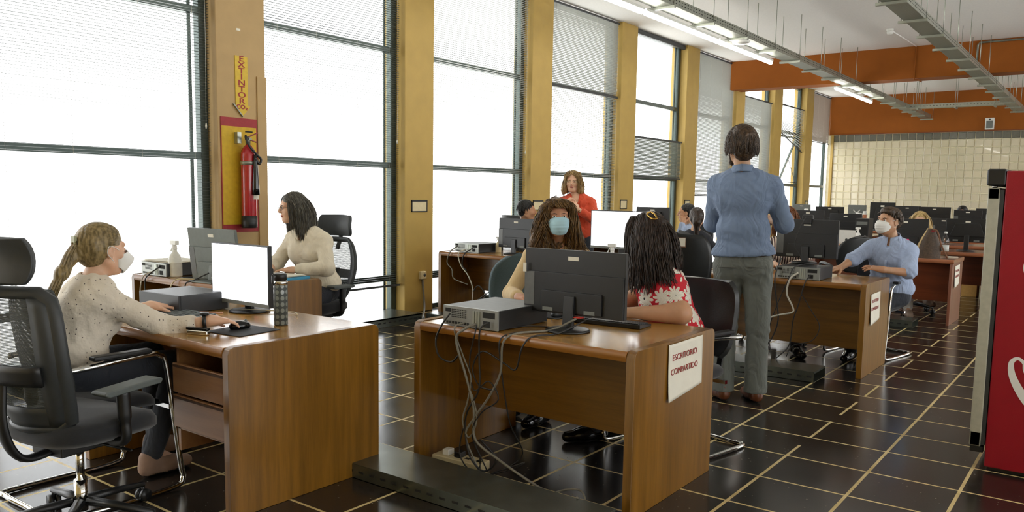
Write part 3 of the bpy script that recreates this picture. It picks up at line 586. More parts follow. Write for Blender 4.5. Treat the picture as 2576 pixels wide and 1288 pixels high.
def arm_pc(label, x, y, z, w, h):
    c = thing('wall_mount_computer', label, 'computer', (x, y, z)); obj('back_case', MB().box(-w / 2, w / 2, -0.03, 0.03, 0, h), MGREY, c, 0.005)
    obj('mount_arm', MB().bar((0, -0.04, h * 0.5), (0.2, -0.14, h * 0.4), 0.03, 0.03).bar((-0.06, -0.034, h * 0.3), (0.06, -0.034, h * 0.7), 0.02, 0.012).bar((-0.06, -0.034, h * 0.7), (0.06, -0.034, h * 0.3), 0.02, 0.012), WHITE, c)
    obj('stand_foot', MB().box(-0.02, 0.02, -0.01, 0.02, 0.735 - z, 0.02), BLACK, c); return c
arm_pc('grey screen with a white cross shaped mounting arm in the far rows', -3.8, 15.4, 0.98, 0.3, 0.29)
arm_pc('dark screen with a white cross shaped arm beside the fridge', -1.42, 13.4, 0.95, 0.26, 0.24)
# ---------------------------------------------------------------- keyboards, mice, small things
def keyboard(label, x, y, rz, m=BLACK, km=DGREY, z=0.735, L=0.44, D=0.14):
    k = thing('keyboard', label, 'keyboard', (x, y, z), rz)
    obj('keyboard_body', MB().prism([(-D / 2, 0.002), (D / 2, 0.002), (D / 2, 0.022), (-D / 2, 0.012)], -L / 2, L / 2, 'x'), m, k, 0.002)
    mb = MB()
    for r in range(6):
        y = -D / 2 + 0.018 + r * 0.0208; zz = 0.012 + (y + D / 2) / D * 0.01
        for c_ in range(22):
            x_ = -L / 2 + 0.014 + c_ * 0.0191
            if c_ in (15, 19) and r > 0: continue
            if r == 0 and 4 <= c_ <= 9:
                if c_ == 4: mb.box(x_, x_ + 0.105, y - 0.008, y + 0.008, zz, zz + 0.006)
                continue
            mb.box(x_, x_ + 0.0155, y - 0.008, y + 0.008, zz, zz + 0.006)
    obj('keys', mb, km, k); return k
keyboard('grey keyboard under the ponytailed woman\'s left hand', -3.86, 2.3, 0.06, mat('grey_keyboard', (120, 126, 122), 0.5), mat('grey_keys', (92, 98, 96), 0.5))
keyboard('black keyboard on the centre desk before the curly haired woman', -2.08, 3.6, 0.06 + PI)
def mouse(label, x, y, rz, z, m=BLACKG):
    k = thing('mouse', label, 'computer mouse', (x, y, z), rz); obj('mouse_shell', MB().ell((0, 0, 0.012), 0.031, 0.055, 0.026, 16, 10), m, k); obj('scroll_wheel', MB().tube([(-0.004, 0.03, 0.034), (0.004, 0.03, 0.034)], 0.007, 10), MGREY, k); return k
def slab(name, label, cat, x, y, z, w, d, h, m, rz=0, bev=0.002):
    o = obj(name, MB().box(-w / 2, w / 2, -d / 2, d / 2, 0, h), m, None, bev, loc=(x, y, z), rot=(0, 0, rz)); return tag(o, label, cat)
slab('mouse_pad', 'black mouse pad under the ponytailed woman\'s right hand', 'mouse pad', -3.25, 2.25, 0.735, 0.24, 0.24, 0.004, mat('mouse_pad_black', (28, 30, 36), 0.7), 0.1)
mouse('black mouse held by the ponytailed woman', -3.3, 2.27, -0.1, 0.739)
slab('mouse_pad', 'black mouse pad behind the centre monitor', 'mouse pad', -2.45, 3.64, 0.735, 0.22, 0.2, 0.004, mat('mouse_pad_black', (28, 30, 36), 0.7))
mouse('dark mouse on the pad beside the centre monitor', -2.4, 3.62, 0.3, 0.739, DGREY)
w_ = thing('stapler', 'small black and chrome stapler at the edge of the mouse pad', 'stapler', (-3.31, 2.06, 0.735), 0.35)
obj('stapler_body', MB().box(-0.055, 0.055, -0.014, 0.014, 0.0, 0.022), CHROME, w_, 0.006); obj('stapler_arm', MB().box(-0.06, 0.055, -0.012, 0.012, 0.022, 0.034), BLACKG, w_, 0.004)
b = thing('water_bottle', 'grey dotted glass water bottle with black cap on the foreground desk', 'bottle', (-3.26, 2.475, 0.735))
def dots_mat():
    t = NT('dotted_silicone_sleeve'); tc = t.add('ShaderNodeTexCoord').outputs['Object']; sp = t.add('ShaderNodeSeparateXYZ', {0: tc}).outputs
    an = t.math('MULTIPLY', t.math('ARCTAN2', sp[1], sp[0]), 8 / (2 * PI)); zz = t.math('MULTIPLY', sp[2], 1 / 0.03)
    a = t.math('SUBTRACT', t.math('FRACT', an), 0.5); c = t.math('SUBTRACT', t.math('FRACT', zz), 0.5)
    d = t.math('SQRT', t.math('ADD', t.math('MULTIPLY', a, a), t.math('MULTIPLY', c, c))); h = t.math('LESS_THAN', d, 0.36)
    mx = t.add('ShaderNodeMix', {0: h, 6: (*lin((62, 68, 66)), 1), 7: (*lin((128, 134, 128)), 1)}, data_type='RGBA').outputs[2]; t.set('Base Color', mx); t.set('Roughness', t.math('SUBTRACT', 0.6, t.math('MULTIPLY', h, 0.45))); return t.m
obj('bottle_body', MB().lathe([(0.03, 0), (0.034, 0.004), (0.034, 0.195), (0.03, 0.205)], 24), dots_mat(), b)
obj('bottle_neck', MB().lathe([(0.033, 0.2), (0.034, 0.207), (0.034, 0.215), (0.03, 0.22)], 24), CHROME, b); obj('cap', MB().lathe([(0.031, 0.22), (0.031, 0.248), (0.027, 0.254), (0, 0.254)], 24), BLACK, b)
obj('cap_strap', MB().tube(cat_curve([(0.0, -0.03, 0.25), (0.0, -0.044, 0.245), (0.0, -0.046, 0.215), (0.0, -0.038, 0.2)]), 0.006, 8), BLACK, b)
def spray(label, x, y, z, s=1.0, m=WHITE, rz=0):
    p = thing('spray_bottle', label, 'spray bottle', (x, y, z), rz)
    obj('bottle_body', MB().lathe([(0.036 * s, 0), (0.04 * s, 0.006), (0.04 * s, 0.1 * s), (0.032 * s, 0.125 * s), (0.014 * s, 0.15 * s), (0.013 * s, 0.17 * s)], 20), m, p)
    obj('trigger_head', MB().box(-0.035 * s, 0.03 * s, -0.012 * s, 0.012 * s, 0.19 * s, 0.215 * s).lathe([(0.016 * s, 0.165 * s), (0.012 * s, 0.19 * s)], 12).bar((-0.015 * s, 0, 0.19 * s), (-0.04 * s, 0, 0.15 * s), 0.01 * s, 0.006 * s), WHITE, p, 0.003)
    return p
spray('translucent spray bottle on the window desk', -5.62, 3.32, 0.735, 1.25, mat('milky_plastic', (214, 214, 204), 0.3))
spray('white spray bottle beside the white laptop', -3.04, 12.45, 0.735, 1.1)
spray('white spray nozzle bottle in front of the lit monitor', -3.41, 5.97, 0.735, 1.15)
spray('small cream bottle beside the far window computer', -5.5, 7.1, 0.735, 0.8, CREAM)
l = thing('laptop', 'white laptop lid with a round dark mark, left of the masked man', 'laptop', (-3.14, 12.24, 0.735), 0.15)
obj('laptop_base', MB().box(-0.12, 0.12, 0.0, 0.17, 0, 0.015), WHITE, l, 0.003); obj('lid', MB().box(-0.12, 0.12, -0.03, -0.02, 0.01, 0.2, 0), WHITE, l, 0.004); obj('lid_mark', MB().tube([(0, -0.031, 0.06), (0, -0.0325, 0.06)], 0.02, 16), DGREY, l)
def thermos(label, x, y, z, s=1.0):
    p = thing('vacuum_flask', label, 'flask', (x, y, z)); obj('flask_body', MB().lathe([(0.04 * s, 0), (0.042 * s, 0.01), (0.042 * s, 0.2 * s), (0.036 * s, 0.21 * s)], 20), BLACK, p)
    obj('flask_collar', MB().lathe([(0.043 * s, 0.2 * s), (0.043 * s, 0.215 * s)], 20), CHROME, p); obj('flask_cap', MB().lathe([(0.036 * s, 0.215 * s), (0.034 * s, 0.27 * s), (0.03 * s, 0.28 * s)], 20), BLACK, p)
thermos('black vacuum flask right behind the standing man', -2.45, 7.0, 0.735, 1.0)
for x, y, lb in ((-3.98, 13.05, 'tall slim canister standing behind the webcam monitor'), (-3.62, 15.2, 'tall slim orange and white canister in the far rows')):
    p = thing('canister', lb, 'canister', (x, y, 0.735 + (0.3 if x < -3.8 else 0.25))); obj('canister_body', MB().lathe([(0.03, -0.3), (0.033, -0.29), (0.033, 0.17), (0.028, 0.18)], 16), WHITE, p); obj('canister_band', MB().lathe([(0.0335, 0.02), (0.0335, 0.12)], 16), mat('copper_band', (180, 110, 70), 0.4), p)
b = thing('plastic_water_bottle', 'clear plastic water bottle beside the brown handbag', 'bottle', (-1.565, 10.24, 0.735))
obj('bottle_body', MB().lathe([(0.038, 0)] + [(0.04 - 0.003 * (i % 2), 0.01 + i * 0.02) for i in range(9)] + [(0.04, 0.2), (0.03, 0.24), (0.014, 0.265), (0.014, 0.28)], 20), CLEAR, b); obj('bottle_label', MB().lathe([(0.0412, 0.08), (0.0412, 0.15)], 20), mat('faint_label', (200, 205, 200), 0.4), b); obj('cap', MB().lathe([(0.016, 0.28), (0.016, 0.298), (0.0, 0.3)], 14), WHITE, b)
# handbag
hb = thing('handbag', 'brown tote handbag with a tan side panel and looped strap on the reddish desk', 'handbag', (-1.73, 10.2, 0.735), 0.25)
bagm = mat('patterned_brown_canvas', (72, 56, 40), 0.6, var=0.35, nscale=60); tanm = mat('tan_leather', (176, 150, 92), 0.5)
def bagP(u, v, s): return None
obj('bag_body', MB().grid(lambda u, v: ((0.13 + 0.02 * math.sin(PI * v)) * math.cos(2 * PI * u) * (1 - 0.72 * v ** 1.3) + 0.02 * v, (0.085) * math.sin(2 * PI * u) * (1 - 0.5 * v), 0.33 * v), 28, 10, 0), bagm, hb)
obj('tan_panel', MB().grid(lambda u, v: ((0.13 + 0.02 * math.sin(PI * v)) * math.cos(PI * (0.85 + 0.34 * u)) * (1 - 0.72 * v ** 1.3) * 1.02 + 0.02 * v, 0.087 * math.sin(PI * (0.85 + 0.34 * u)) * (1 - 0.5 * v) * 1.03, 0.335 * v), 6, 10, 0), tanm, hb)
obj('bag_strap', MB().tube(cat_curve([(0.03, -0.04, 0.32), (0.08, -0.06, 0.3), (0.13, -0.09, 0.14), (0.19, -0.12, 0.01)]), 0.009, 8), mat('brown_leather', (110, 70, 42), 0.5), hb)
obj('zip_buckle', MB().box(0.02, 0.06, -0.05, -0.03, 0.29, 0.315), CHROME, hb)
slab('marker', 'bright pink marker standing behind the handbag', 'marker', -1.93, 10.12, 0.74, 0.025, 0.025, 0.2, mat('pink_plastic', (214, 60, 120), 0.4), 0.3)
slab('notebook', 'small white notepad beside the strap of the handbag', 'notepad', -1.5, 10.42, 0.735, 0.1, 0.07, 0.012, PAPER, 0.2)
bx = thing('cardboard_box', 'tan cardboard box with a dark hand hole under the farther reddish desk', 'box', (-1.69, 13.38, 0), 0.0)
obj('box_body', MB().box(-0.1, 0.1, -0.03, 0.25, 0, 0.375), mat('tan_cardboard', (190, 150, 84), 0.8), bx, 0.002); obj('hand_hole', MB().box(-0.04, 0.03, -0.031, -0.0295, 0.325, 0.34), DARK, bx)
# papers and folders
def sheet(name, label, cat, x, y, z, w, d, m, rz=0, n=1, jitter=0.02):
    p = thing(name, label, cat, (x, y, z), rz)
    for i in range(n):
        a, b = random.uniform(-jitter, jitter), random.uniform(-jitter, jitter)
        obj('sheet', MB().grid(lambda u, v, a=a, b=b, i=i: (-w / 2 + w * u + a, -d / 2 + d * v + b, 0.0015 + 0.003 * i + 0.004 * math.sin(3 * u + i) ** 2 * v), 6, 6, 0.0008), m if i < n - 1 or n == 1 else PAPER, p)
    return p
sheet('paper_stack', 'loose papers on a blue folder at the window end of the foreground desk', 'papers', -4.06, 2.15, 0.74, 0.2, 0.28, PAPER, 0.2, 3)
slab('folder', 'blue folder on the foreground desk next to the papers', 'folder', -4.07, 2.17, 0.735, 0.2, 0.3, 0.005, BLUEP, 0.2)
sheet('paper_stack', 'stack of papers on the window computer', 'papers', -5.78, 3.42, 0.836, 0.38, 0.28, PAPER, 0.1, 4, 0.03)
slab('folder', 'light blue folder before the long haired woman at the window desk', 'folder', -4.97, 3.78, 0.735, 0.34, 0.26, 0.02, BLUEP, 0.05)
sheet('paper_stack', 'papers lying on the light blue folder at the window desk', 'papers', -4.97, 3.78, 0.756, 0.32, 0.22, PAPER, 0.0, 3)
slab('pencil', 'long pinkish pen beside the black desktop computer', 'pen', -3.85, 2.46, 0.735, 0.16, 0.008, 0.008, mat('pink_wood', (196, 150, 128), 0.5), 0.5)
slab('phone', 'dark phone lying on the window desk by the spray bottle', 'phone', -5.42, 3.34, 0.735, 0.16, 0.08, 0.009, BLACKG, 0.3)
pb = thing('plastic_bag', 'crumpled clear plastic bag on the window desk under the monitor', 'plastic bag', (-4.98, 3.34, 0.735))
random.seed(4)
def crumple(rx, ry, rz, n=18, m=12, amp=0.3, seed=1):
    R = random.Random(seed); ph = [R.uniform(0, 6) for _ in range(6)]
    def P(u, v):
        a, b = 2 * PI * u, PI * (v * 0.98 + 0.01); k = 1 + amp * (math.sin(5 * a + ph[0] + 3 * b) * 0.5 + math.sin(9 * b + ph[1] - 4 * a) * 0.4 + 0.3 * math.sin(13 * a + ph[2]))
        return (rx * k * math.cos(a) * math.sin(b), ry * k * math.sin(a) * math.sin(b), max(0.001, rz * (1 - math.cos(b) * k) * 0.5 * (1.0)))
    return MB().grid(P, n, m, 0, smooth=False)
FOIL = mat('milky_plastic_film', (226, 224, 214), 0.2, Alpha=0.75)
obj('bag_film', crumple(0.12, 0.08, 0.07, seed=3), FOIL, pb)
# shared desk notices taped to desk sides
def notice(label, x, y0, y1, z0, z1, lean=0.0, full=True):
    p = thing('desk_notice', label, 'paper notice', (x, (y0 + y1) / 2, z1)); w, h = y1 - y0, z1 - z0
    def P(u, v):
        yy = -w / 2 + w * u + lean * (v) * 0.1; zz = -h * v - 0.02 * (1 - u) * 0
        cut = max(0, v - 0.82) * max(0, 0.35 - u) * 1.6
        return (0.003 + 0.02 * (max(0, v - 0.3) ** 2) * (0.4 + 0.6 * (1 - u)) + 0.001 * math.sin(6 * u + 4 * v), yy, zz - 0.03 * v * (1 - u) + cut * 0.0)
    obj('sheet', MB().grid(P, 16, 16, 0.0006), PAPER, p)
    sz = h * 0.17
    text('lettering', 'ESCRITORIO', sz, REDPR, p, (0.0056, -0.015, -h * 0.28), (PI / 2, 0, PI / 2), sx=0.86 * w / 0.3 * 0.235 / h * 1.12, bold=0.0)
    text('lettering', 'COMPARTIDO', sz, REDPR, p, (0.0062, -0.015, -h * 0.56), (PI / 2, 0, PI / 2), sx=0.86 * w / 0.3 * 0.235 / h * 1.05, bold=0.0)
    return p
notice('white notice reading ESCRITORIO COMPARTIDO taped to the centre desk side', -1.588, 3.31, 3.68, 0.49, 0.725)
notice('notice reading ESCRITORIO COMPARTIDO on the desk right of the standing man', -1.518, 6.72, 7.02, 0.43, 0.65)
notice('small printed notice on the side of the desk with the handbag', -1.438, 10.16, 10.48, 0.44, 0.66)
# power strips
def strip(label, x, y, rz, plugs=2):
    p = thing('power_strip', label, 'power strip', (x, y, 0), rz)
    obj('strip_body', MB().box(-0.15, 0.15, -0.05, 0.05, 0, 0.045), CREAM, p, 0.006)
    for i in range(plugs): obj('plug', MB().box(-0.1 + i * 0.075, -0.06 + i * 0.075, -0.025, 0.025, 0.045, 0.075), WHITE if i % 2 == 0 else BLACK, p, 0.004)
    s = MB()
    for i in range(4): s.box(-0.11 + i * 0.07, -0.08 + i * 0.07, -0.012, 0.012, 0.0451, 0.0455)
    obj('socket_slots', s, DARK, p); return p
strip('cream power strip with plugs on the floor under the centre desk', -2.62, 3.09, 0.05, 2)
slab('adapter_box', 'beige adapter box on the floor below the drawers of the foreground desk', 'adapter', -3.3, 2.72, 0.0, 0.16, 0.09, 0.085, CREAM, 0.1)
tag(obj('power_cable', MB().tube(cat_curve([(-3.42, 2.7, 0.03), (-3.5, 2.62, 0.012), (-3.4, 2.5, 0.012), (-3.22, 2.52, 0.012), (-3.12, 2.6, 0.012)]), 0.005, 6), CABLE_B), 'black cable curled round the beige adapter box', 'cable')
# ---------------------------------------------------------------- cables
def cable(label, pts, m=CABLE_B, r=0.0035):
    return tag(obj('cable', MB().tube(cat_curve(pts, 5), r * 1.2, 6), m), label, 'cable')
Y0 = 2.985
cable('thick grey cable hanging from the centre computer to the floor duct', [(-2.47, 3.02, .76), (-2.5, Y0 - .01, .74), (-2.55, Y0 - .02, .68), (-2.5, Y0, .5), (-2.45, Y0, .35), (-2.44, Y0, .2), (-2.3, Y0, .13), (-2.1, 3.0, .05), (-1.98, 3.02, .012)], CABLE_G, .0055)
cable('black power cable dropping from the left of the centre computer', [(-2.62, 3.0, .8), (-2.66, Y0, .74), (-2.7, Y0, .66), (-2.68, Y0, .58), (-2.6, Y0, .56), (-2.55, Y0, .6)], CABLE_B, .004)
cable('dark cable falling straight from the centre computer then looping', [(-2.38, 3.0, .78), (-2.41, Y0 - .01, .74), (-2.42, Y0, .6), (-2.42, Y0, .45), (-2.5, Y0, .3), (-2.48, Y0, .12), (-2.42, 3.03, .03), (-2.36, 3.05, .1), (-2.42, 3.0, .2)], CABLE_B, .004)
cable('black monitor cable running over the front edge of the centre desk', [(-2.06, 3.28, .8), (-2.15, 3.2, .745), (-2.23, 3.04, .74), (-2.27, Y0 - .008, .7), (-2.29, Y0, .55), (-2.36, Y0, .42), (-2.45, Y0, .3), (-2.5, Y0, .2), (-2.44, 3.02, .03)], CABLE_G, .0045)
cable('second monitor cable hanging in a wide loop from the centre desk', [(-2.0, 3.27, .8), (-2.08, 3.15, .742), (-2.13, 3.02, .74), (-2.16, Y0 - .008, .69), (-2.2, Y0, .58), (-2.27, Y0, .6), (-2.4, Y0, .64), (-2.46, Y0, .55), (-2.42, Y0, .47), (-2.34, Y0, .46)], CABLE_B, .0035)
cable('thin dark cable hanging at the middle of the centre desk', [(-2.25, 3.1, .738), (-2.28, Y0 - .01, .72), (-2.29, Y0, .6), (-2.28, 3.05, .3), (-2.27, 3.15, .12), (-2.35, 3.1, .03)], CABLE_B, .003)
cable('grey cable arcing over the floor duct under the centre desk', [(-2.02, 3.03, .012), (-1.95, 3.06, .04), (-1.86, 3.04, .06), (-1.8, 2.98, .03), (-1.81, 2.92, .08)], CABLE_G, .004)
cable('tangle of thin cable around the power strip', [(-2.5, 3.1, .06), (-2.42, 3.02, .02), (-2.3, 3.06, .05), (-2.22, 3.1, .1), (-2.33, 3.04, .05), (-2.44, 3.0, .012), (-2.55, 3.0, .1), (-2.5, Y0, .3)], CABLE_B, .003)
cable('grey cable looping twice beside the thick one under the centre computer', [(-2.54, 3.02, .76), (-2.57, Y0 - .01, .73), (-2.52, Y0, .6), (-2.47, Y0, .5), (-2.49, Y0, .38), (-2.52, Y0, .28), (-2.48, Y0, .2), (-2.43, Y0, .3), (-2.46, Y0, .42)], CABLE_G, .0035)
cable('thin black cable crossing the loop under the centre desk', [(-2.45, 3.0, .76), (-2.44, Y0 - .01, .72), (-2.48, Y0, .58), (-2.45, Y0, .44), (-2.36, Y0, .5), (-2.3, Y0, .42), (-2.4, Y0, .34), (-2.46, Y0, .22), (-2.4, 3.03, .04)], CABLE_B, .003)
cable('red and black cable along the top of the centre desk', [(-2.1, 3.26, .76), (-2.2, 3.3, .74), (-2.32, 3.25, .74), (-2.34, 3.15, .74)], CABLE_B, .003)
tag(obj('cable_tie', MB().tube([(-2.075, 3.31, .80), (-2.075, 3.31, .806)], .034, 14), mat('red_tape', (200, 60, 50), .5)), 'red tape ring round the neck of the centre monitor', 'tape')
Y1 = 6.56
cable('white network cable hanging from the computer right of the standing man', [(-2.05, 6.6, .79), (-2.1, Y1, .74), (-2.12, Y1, .62), (-2.07, Y1, .52), (-2.07, Y1, .47), (-2.2, Y1, .43), (-2.38, Y1, .34), (-2.45, Y1, .2)], CABLE_W, .006)
for i, (pts, rr) in enumerate(([[(-1.95, 6.6, .78), (-1.98, Y1, .72), (-2.02, Y1, .55), (-2.06, Y1, .4), (-2.08, Y1, .2), (-2.16, 6.5, .09)], .004], [[(-2.2, 6.62, .9), (-2.22, Y1 - .01, .74), (-2.2, Y1, .55), (-2.18, Y1, .4), (-2.22, Y1, .25), (-2.3, 6.5, .09)], .005], [[(-2.0, Y1, .62), (-1.92, Y1, .5), (-1.85, Y1, .38), (-1.9, Y1, .26), (-2.05, Y1, .2), (-2.1, Y1, .1)], .003], [[(-2.0, 6.9, .85), (-2.08, 6.62, .84), (-2.12, Y1, .72), (-2.2, Y1, .5), (-2.25, Y1, .3), (-2.2, 6.5, .09)], .003], [[(-2.3, 6.62, .77), (-2.36, Y1, .74), (-2.4, Y1, .68), (-2.34, Y1, .64), (-2.28, Y1, .7), (-2.3, Y1, .75)], .004])):
    cable(['black cable dropping from the right side of the computer by the standing man', 'thick black cable bundle dropping to the floor duct by the standing man', 'thin black cable bowing out at the right of the bundle by the standing man', 'webcam cable running down the bundle by the standing man', 'small coiled cable at the desk edge just right of the standing man'][i], pts, CABLE_B, rr)
tag(obj('webcam_cable', MB().tube(cat_curve([(-2.13, 6.98, 1.23), (-2.16, 6.955, 1.15), (-2.2, 6.95, 1.0), (-2.16, 6.95, .92), (-2.12, 6.93, .86)]), .0025, 6), CABLE_B), 'thin cable running down the back of the webcam monitor', 'cable')
Y2 = 6.7
for pts, m, lb in (([(-5.85, 6.82, .8), (-5.86, Y2, .74), (-5.9, Y2, .62), (-5.83, Y2, .55), (-5.8, Y2, .45), (-5.6, Y2, .4)], CABLE_G, 'grey cable hanging from the left of the far window computer'), ([(-5.72, 6.8, .77), (-5.74, Y2, .73), (-5.7, Y2, .6), (-5.6, Y2, .5), (-5.53, Y2, .35), (-5.55, Y2, .15)], CABLE_W, 'white cable hanging from the far window computer'), ([(-5.62, 6.8, .79), (-5.66, Y2, .72), (-5.68, Y2, .6), (-5.62, Y2, .55)], CABLE_B, 'short black cable at the edge of the far window desk'), ([(-5.53, Y2, .33), (-5.45, Y2, .4), (-5.35, Y2, .3), (-5.45, Y2, .25), (-5.3, Y2, .35)], CABLE_B, 'dark knotted cables halfway down the far window desk')):
    cable(lb, pts, m, .005)
for pts, m, lb in (([(-5.68, 3.25, .82), (-5.72, 3.18, .76), (-5.78, 3.17, .7), (-5.76, 3.17, .55), (-5.7, 3.17, .4)], CABLE_B, 'black cable hanging from the window desk computer'), ([(-5.75, 3.24, .78), (-5.82, 3.18, .73), (-5.85, 3.17, .6), (-5.8, 3.17, .5)], CABLE_W, 'pale cable hanging at the left end of the window desk'), ([(-5.3, 3.3, .74), (-5.38, 3.2, .742), (-5.42, 3.17, .7), (-5.48, 3.17, .6)], CREAM, 'cream cable over the near edge of the window desk'), ([(-5.12, 3.28, .8), (-5.2, 3.2, .745), (-5.24, 3.17, .72), (-5.26, 3.17, .6)], CABLE_B, 'monitor cable hanging over the near edge of the window desk')):
    cable(lb, pts, m, .004)
cable('pale cable curving behind the lit monitor on the foreground desk', [(-3.78, 2.56, .745), (-3.7, 2.62, .75), (-3.62, 2.7, .745), (-3.5, 2.74, .745), (-3.42, 2.7, .745)], CREAM, .003)
# ---------------------------------------------------------------- fridge
fr = thing('drinks_fridge', 'tall red drinks fridge with a grey glass door frame at the right edge', 'fridge', (-0.475, 4.76, 0))
REDF = mat('fridge_red_vinyl', (150, 6, 30), 0.4, var=0.05, nscale=8, bump=0.3, bscale=500)
obj('cabinet', MB().box(0, 0.72, 0, 0.68, 0.02, 1.545), REDF, fr, 0.006)
obj('top_housing', MB().box(-0.085, 0.0, 0.0, 0.68, 1.47, 1.555), BLACK, fr, 0.01)
obj('door_frame', MB().box(-0.075, -0.022, 0.0, 0.06, 0.12, 1.46).box(-0.075, -0.022, 0.62, 0.68, 0.12, 1.46).box(-0.075, -0.022, 0, 0.68, 1.4, 1.46).box(-0.075, -0.022, 0, 0.68, 0.12, 0.2), mat('fridge_grey_frame', (176, 174, 156), 0.4), fr, 0.006)
obj('door_gasket', MB().box(-0.022, -0.004, 0.005, 0.675, 0.13, 1.45), DGREY, fr); obj('door_glass', MB().box(-0.06, -0.05, 0.05, 0.63, 0.19, 1.41), SCREEN_OFF, fr)
obj('hinge', MB().box(-0.07, -0.01, 0.005, 0.05, 0.09, 0.12), BLACK, fr); obj('hinge', MB().tube([(-0.05, 0.03, 1.455), (-0.05, 0.03, 1.475)], 0.012, 10), CHROME, fr)
obj('feet', MB().box(0.02, 0.7, 0.03, 0.65, 0, 0.03), BLACK, fr)
obj('white_swirl', MB().tube(cat_curve([(0.22, -0.002, 0.29), (0.15, -0.002, 0.36), (0.1, -0.002, 0.44), (0.072, -0.002, 0.52), (0.075, -0.002, 0.575), (0.1, -0.002, 0.59), (0.13, -0.002, 0.56), (0.17, -0.002, 0.5), (0.24, -0.002, 0.47)]), [0.01] * 12 + [0.009] * 40, 8, flat=0.15), WHITE, fr) if False else None
def ribbon(pts, ws, y=-0.0015):
    P = cat_curve([(p[0], 0, p[1]) for p in pts], 8); n = len(P); vs = []
    for i, p in enumerate(P):
        d = (P[min(i + 1, n - 1)] - P[max(i - 1, 0)]).normalized(); q = Vector((-d.z, 0, d.x)); w = np.interp(i / (n - 1), np.linspace(0, 1, len(ws)), ws)
        vs += [(p + q * w).to_tuple(), (p - q * w).to_tuple()]
    vs = [(v[0], y, v[2]) for v in vs]
    return MB().add(vs, [(2 * i, 2 * i + 1, 2 * i + 3, 2 * i + 2) for i in range(n - 1)])
obj('white_swirl', ribbon([(0.26, 0.3), (0.16, 0.4), (0.1, 0.5), (0.085, 0.575), (0.11, 0.605), (0.14, 0.585), (0.16, 0.53), (0.26, 0.45)], [0.022, 0.022, 0.017, 0.012, 0.008, 0.008, 0.012, 0.014]), WHITE, fr)
obj('white_swirl', ribbon([(0.2, 0.95), (0.13, 1.02), (0.12, 1.09), (0.18, 1.15)], [0.01, 0.012, 0.014, 0.01]), WHITE, fr)
pb = thing('plastic_bag', 'crumpled transparent plastic bag on top of the red fridge', 'plastic bag', (0.12, 4.95, 1.547))
obj('bag_film', crumple(0.2, 0.16, 0.17, 22, 14, 0.28, 8), FOIL, pb); obj('bag_knot', MB().tube([(-0.12, -0.1, 0.13), (-0.08, -0.13, 0.12), (-0.05, -0.14, 0.11)], 0.01, 8), mat('brown_tie', (110, 70, 50), 0.6), pb)
# ---------------------------------------------------------------- chairs
def cushion(w, d, th, z, curve=0.0, n=14, y=0.0, dome=0.012, p=3.2):
    """rounded slab with superellipse outline"""
    mb = MB(); rings = [(0.0, 0.0), (0.9, 0.0), (1.0, 0.3), (1.0, 0.7), (0.93, 1.0), (0.6, 1.0 + dome / th), (0.0, 1.0 + dome / th * 1.4)]
    m = 32; vs = []
    for s, t in rings:
        for k in range(m):
            a = 2 * PI * k / m; c, q = math.cos(a), math.sin(a)
            x = w / 2 * math.copysign(abs(c) ** (2 / p), c) * max(s, 0.001); yy = d / 2 * math.copysign(abs(q) ** (2 / p), q) * max(s, 0.001)
            drop = 0.05 * max(0, yy / (d / 2)) ** 4
            vs.append((x, yy + y, z + th * t - drop + curve * (x / (w / 2)) ** 2))
    fs = [(i * m + k, i * m + (k + 1) % m, (i + 1) * m + (k + 1) % m, (i + 1) * m + k) for i in range(len(rings) - 1) for k in range(m)]
    return mb.add(vs, fs, 0, True)
def backP(w, h, z0, y0, lean, curve, p=4.0, waist=0.0, taper=0.0):
    """returns surface function u,v in 0..1 of a rounded curved backrest panel"""
    def P(u, v):
        s, t = 2 * u - 1, 2 * v - 1
        ww = w / 2 * (1 - taper * max(0, -t)) * (1 - abs(t) ** p * 0.22)
        x = s * ww; z = z0 + h * v; y = y0 - lean * v + curve * (s * s) + waist * math.sin(PI * v)
        return (x, y, z)
    return P
def star_base(c, r=0.31, hubz=0.11, dark=BLACK, metal=None):
    for k in range(5):
        a = 2 * PI * k / 5 + 0.35; e = (r * math.cos(a), r * math.sin(a)); 
        mb = MB().tube([(0.03 * math.cos(a), 0.03 * math.sin(a), hubz), (e[0] * 0.5, e[1] * 0.5, hubz - 0.012), (e[0], e[1], hubz - 0.035)], [0.024, 0.02, 0.016], 8, flat=0.8)
        s = obj('base_arm', mb, metal or dark, c)
        w = MB()
        q = Vector((-math.sin(a), math.cos(a), 0))
        for sg in (-1, 1): w.tube([Vector((e[0], e[1], 0.028)) + q * (0.006 * sg), Vector((e[0], e[1], 0.028)) + q * (0.022 * sg)], 0.028, 14)
        w.tube([(e[0], e[1], 0.03), (e[0], e[1], hubz - 0.03)], 0.008, 8)
        obj('caster', w, BLACK, s)
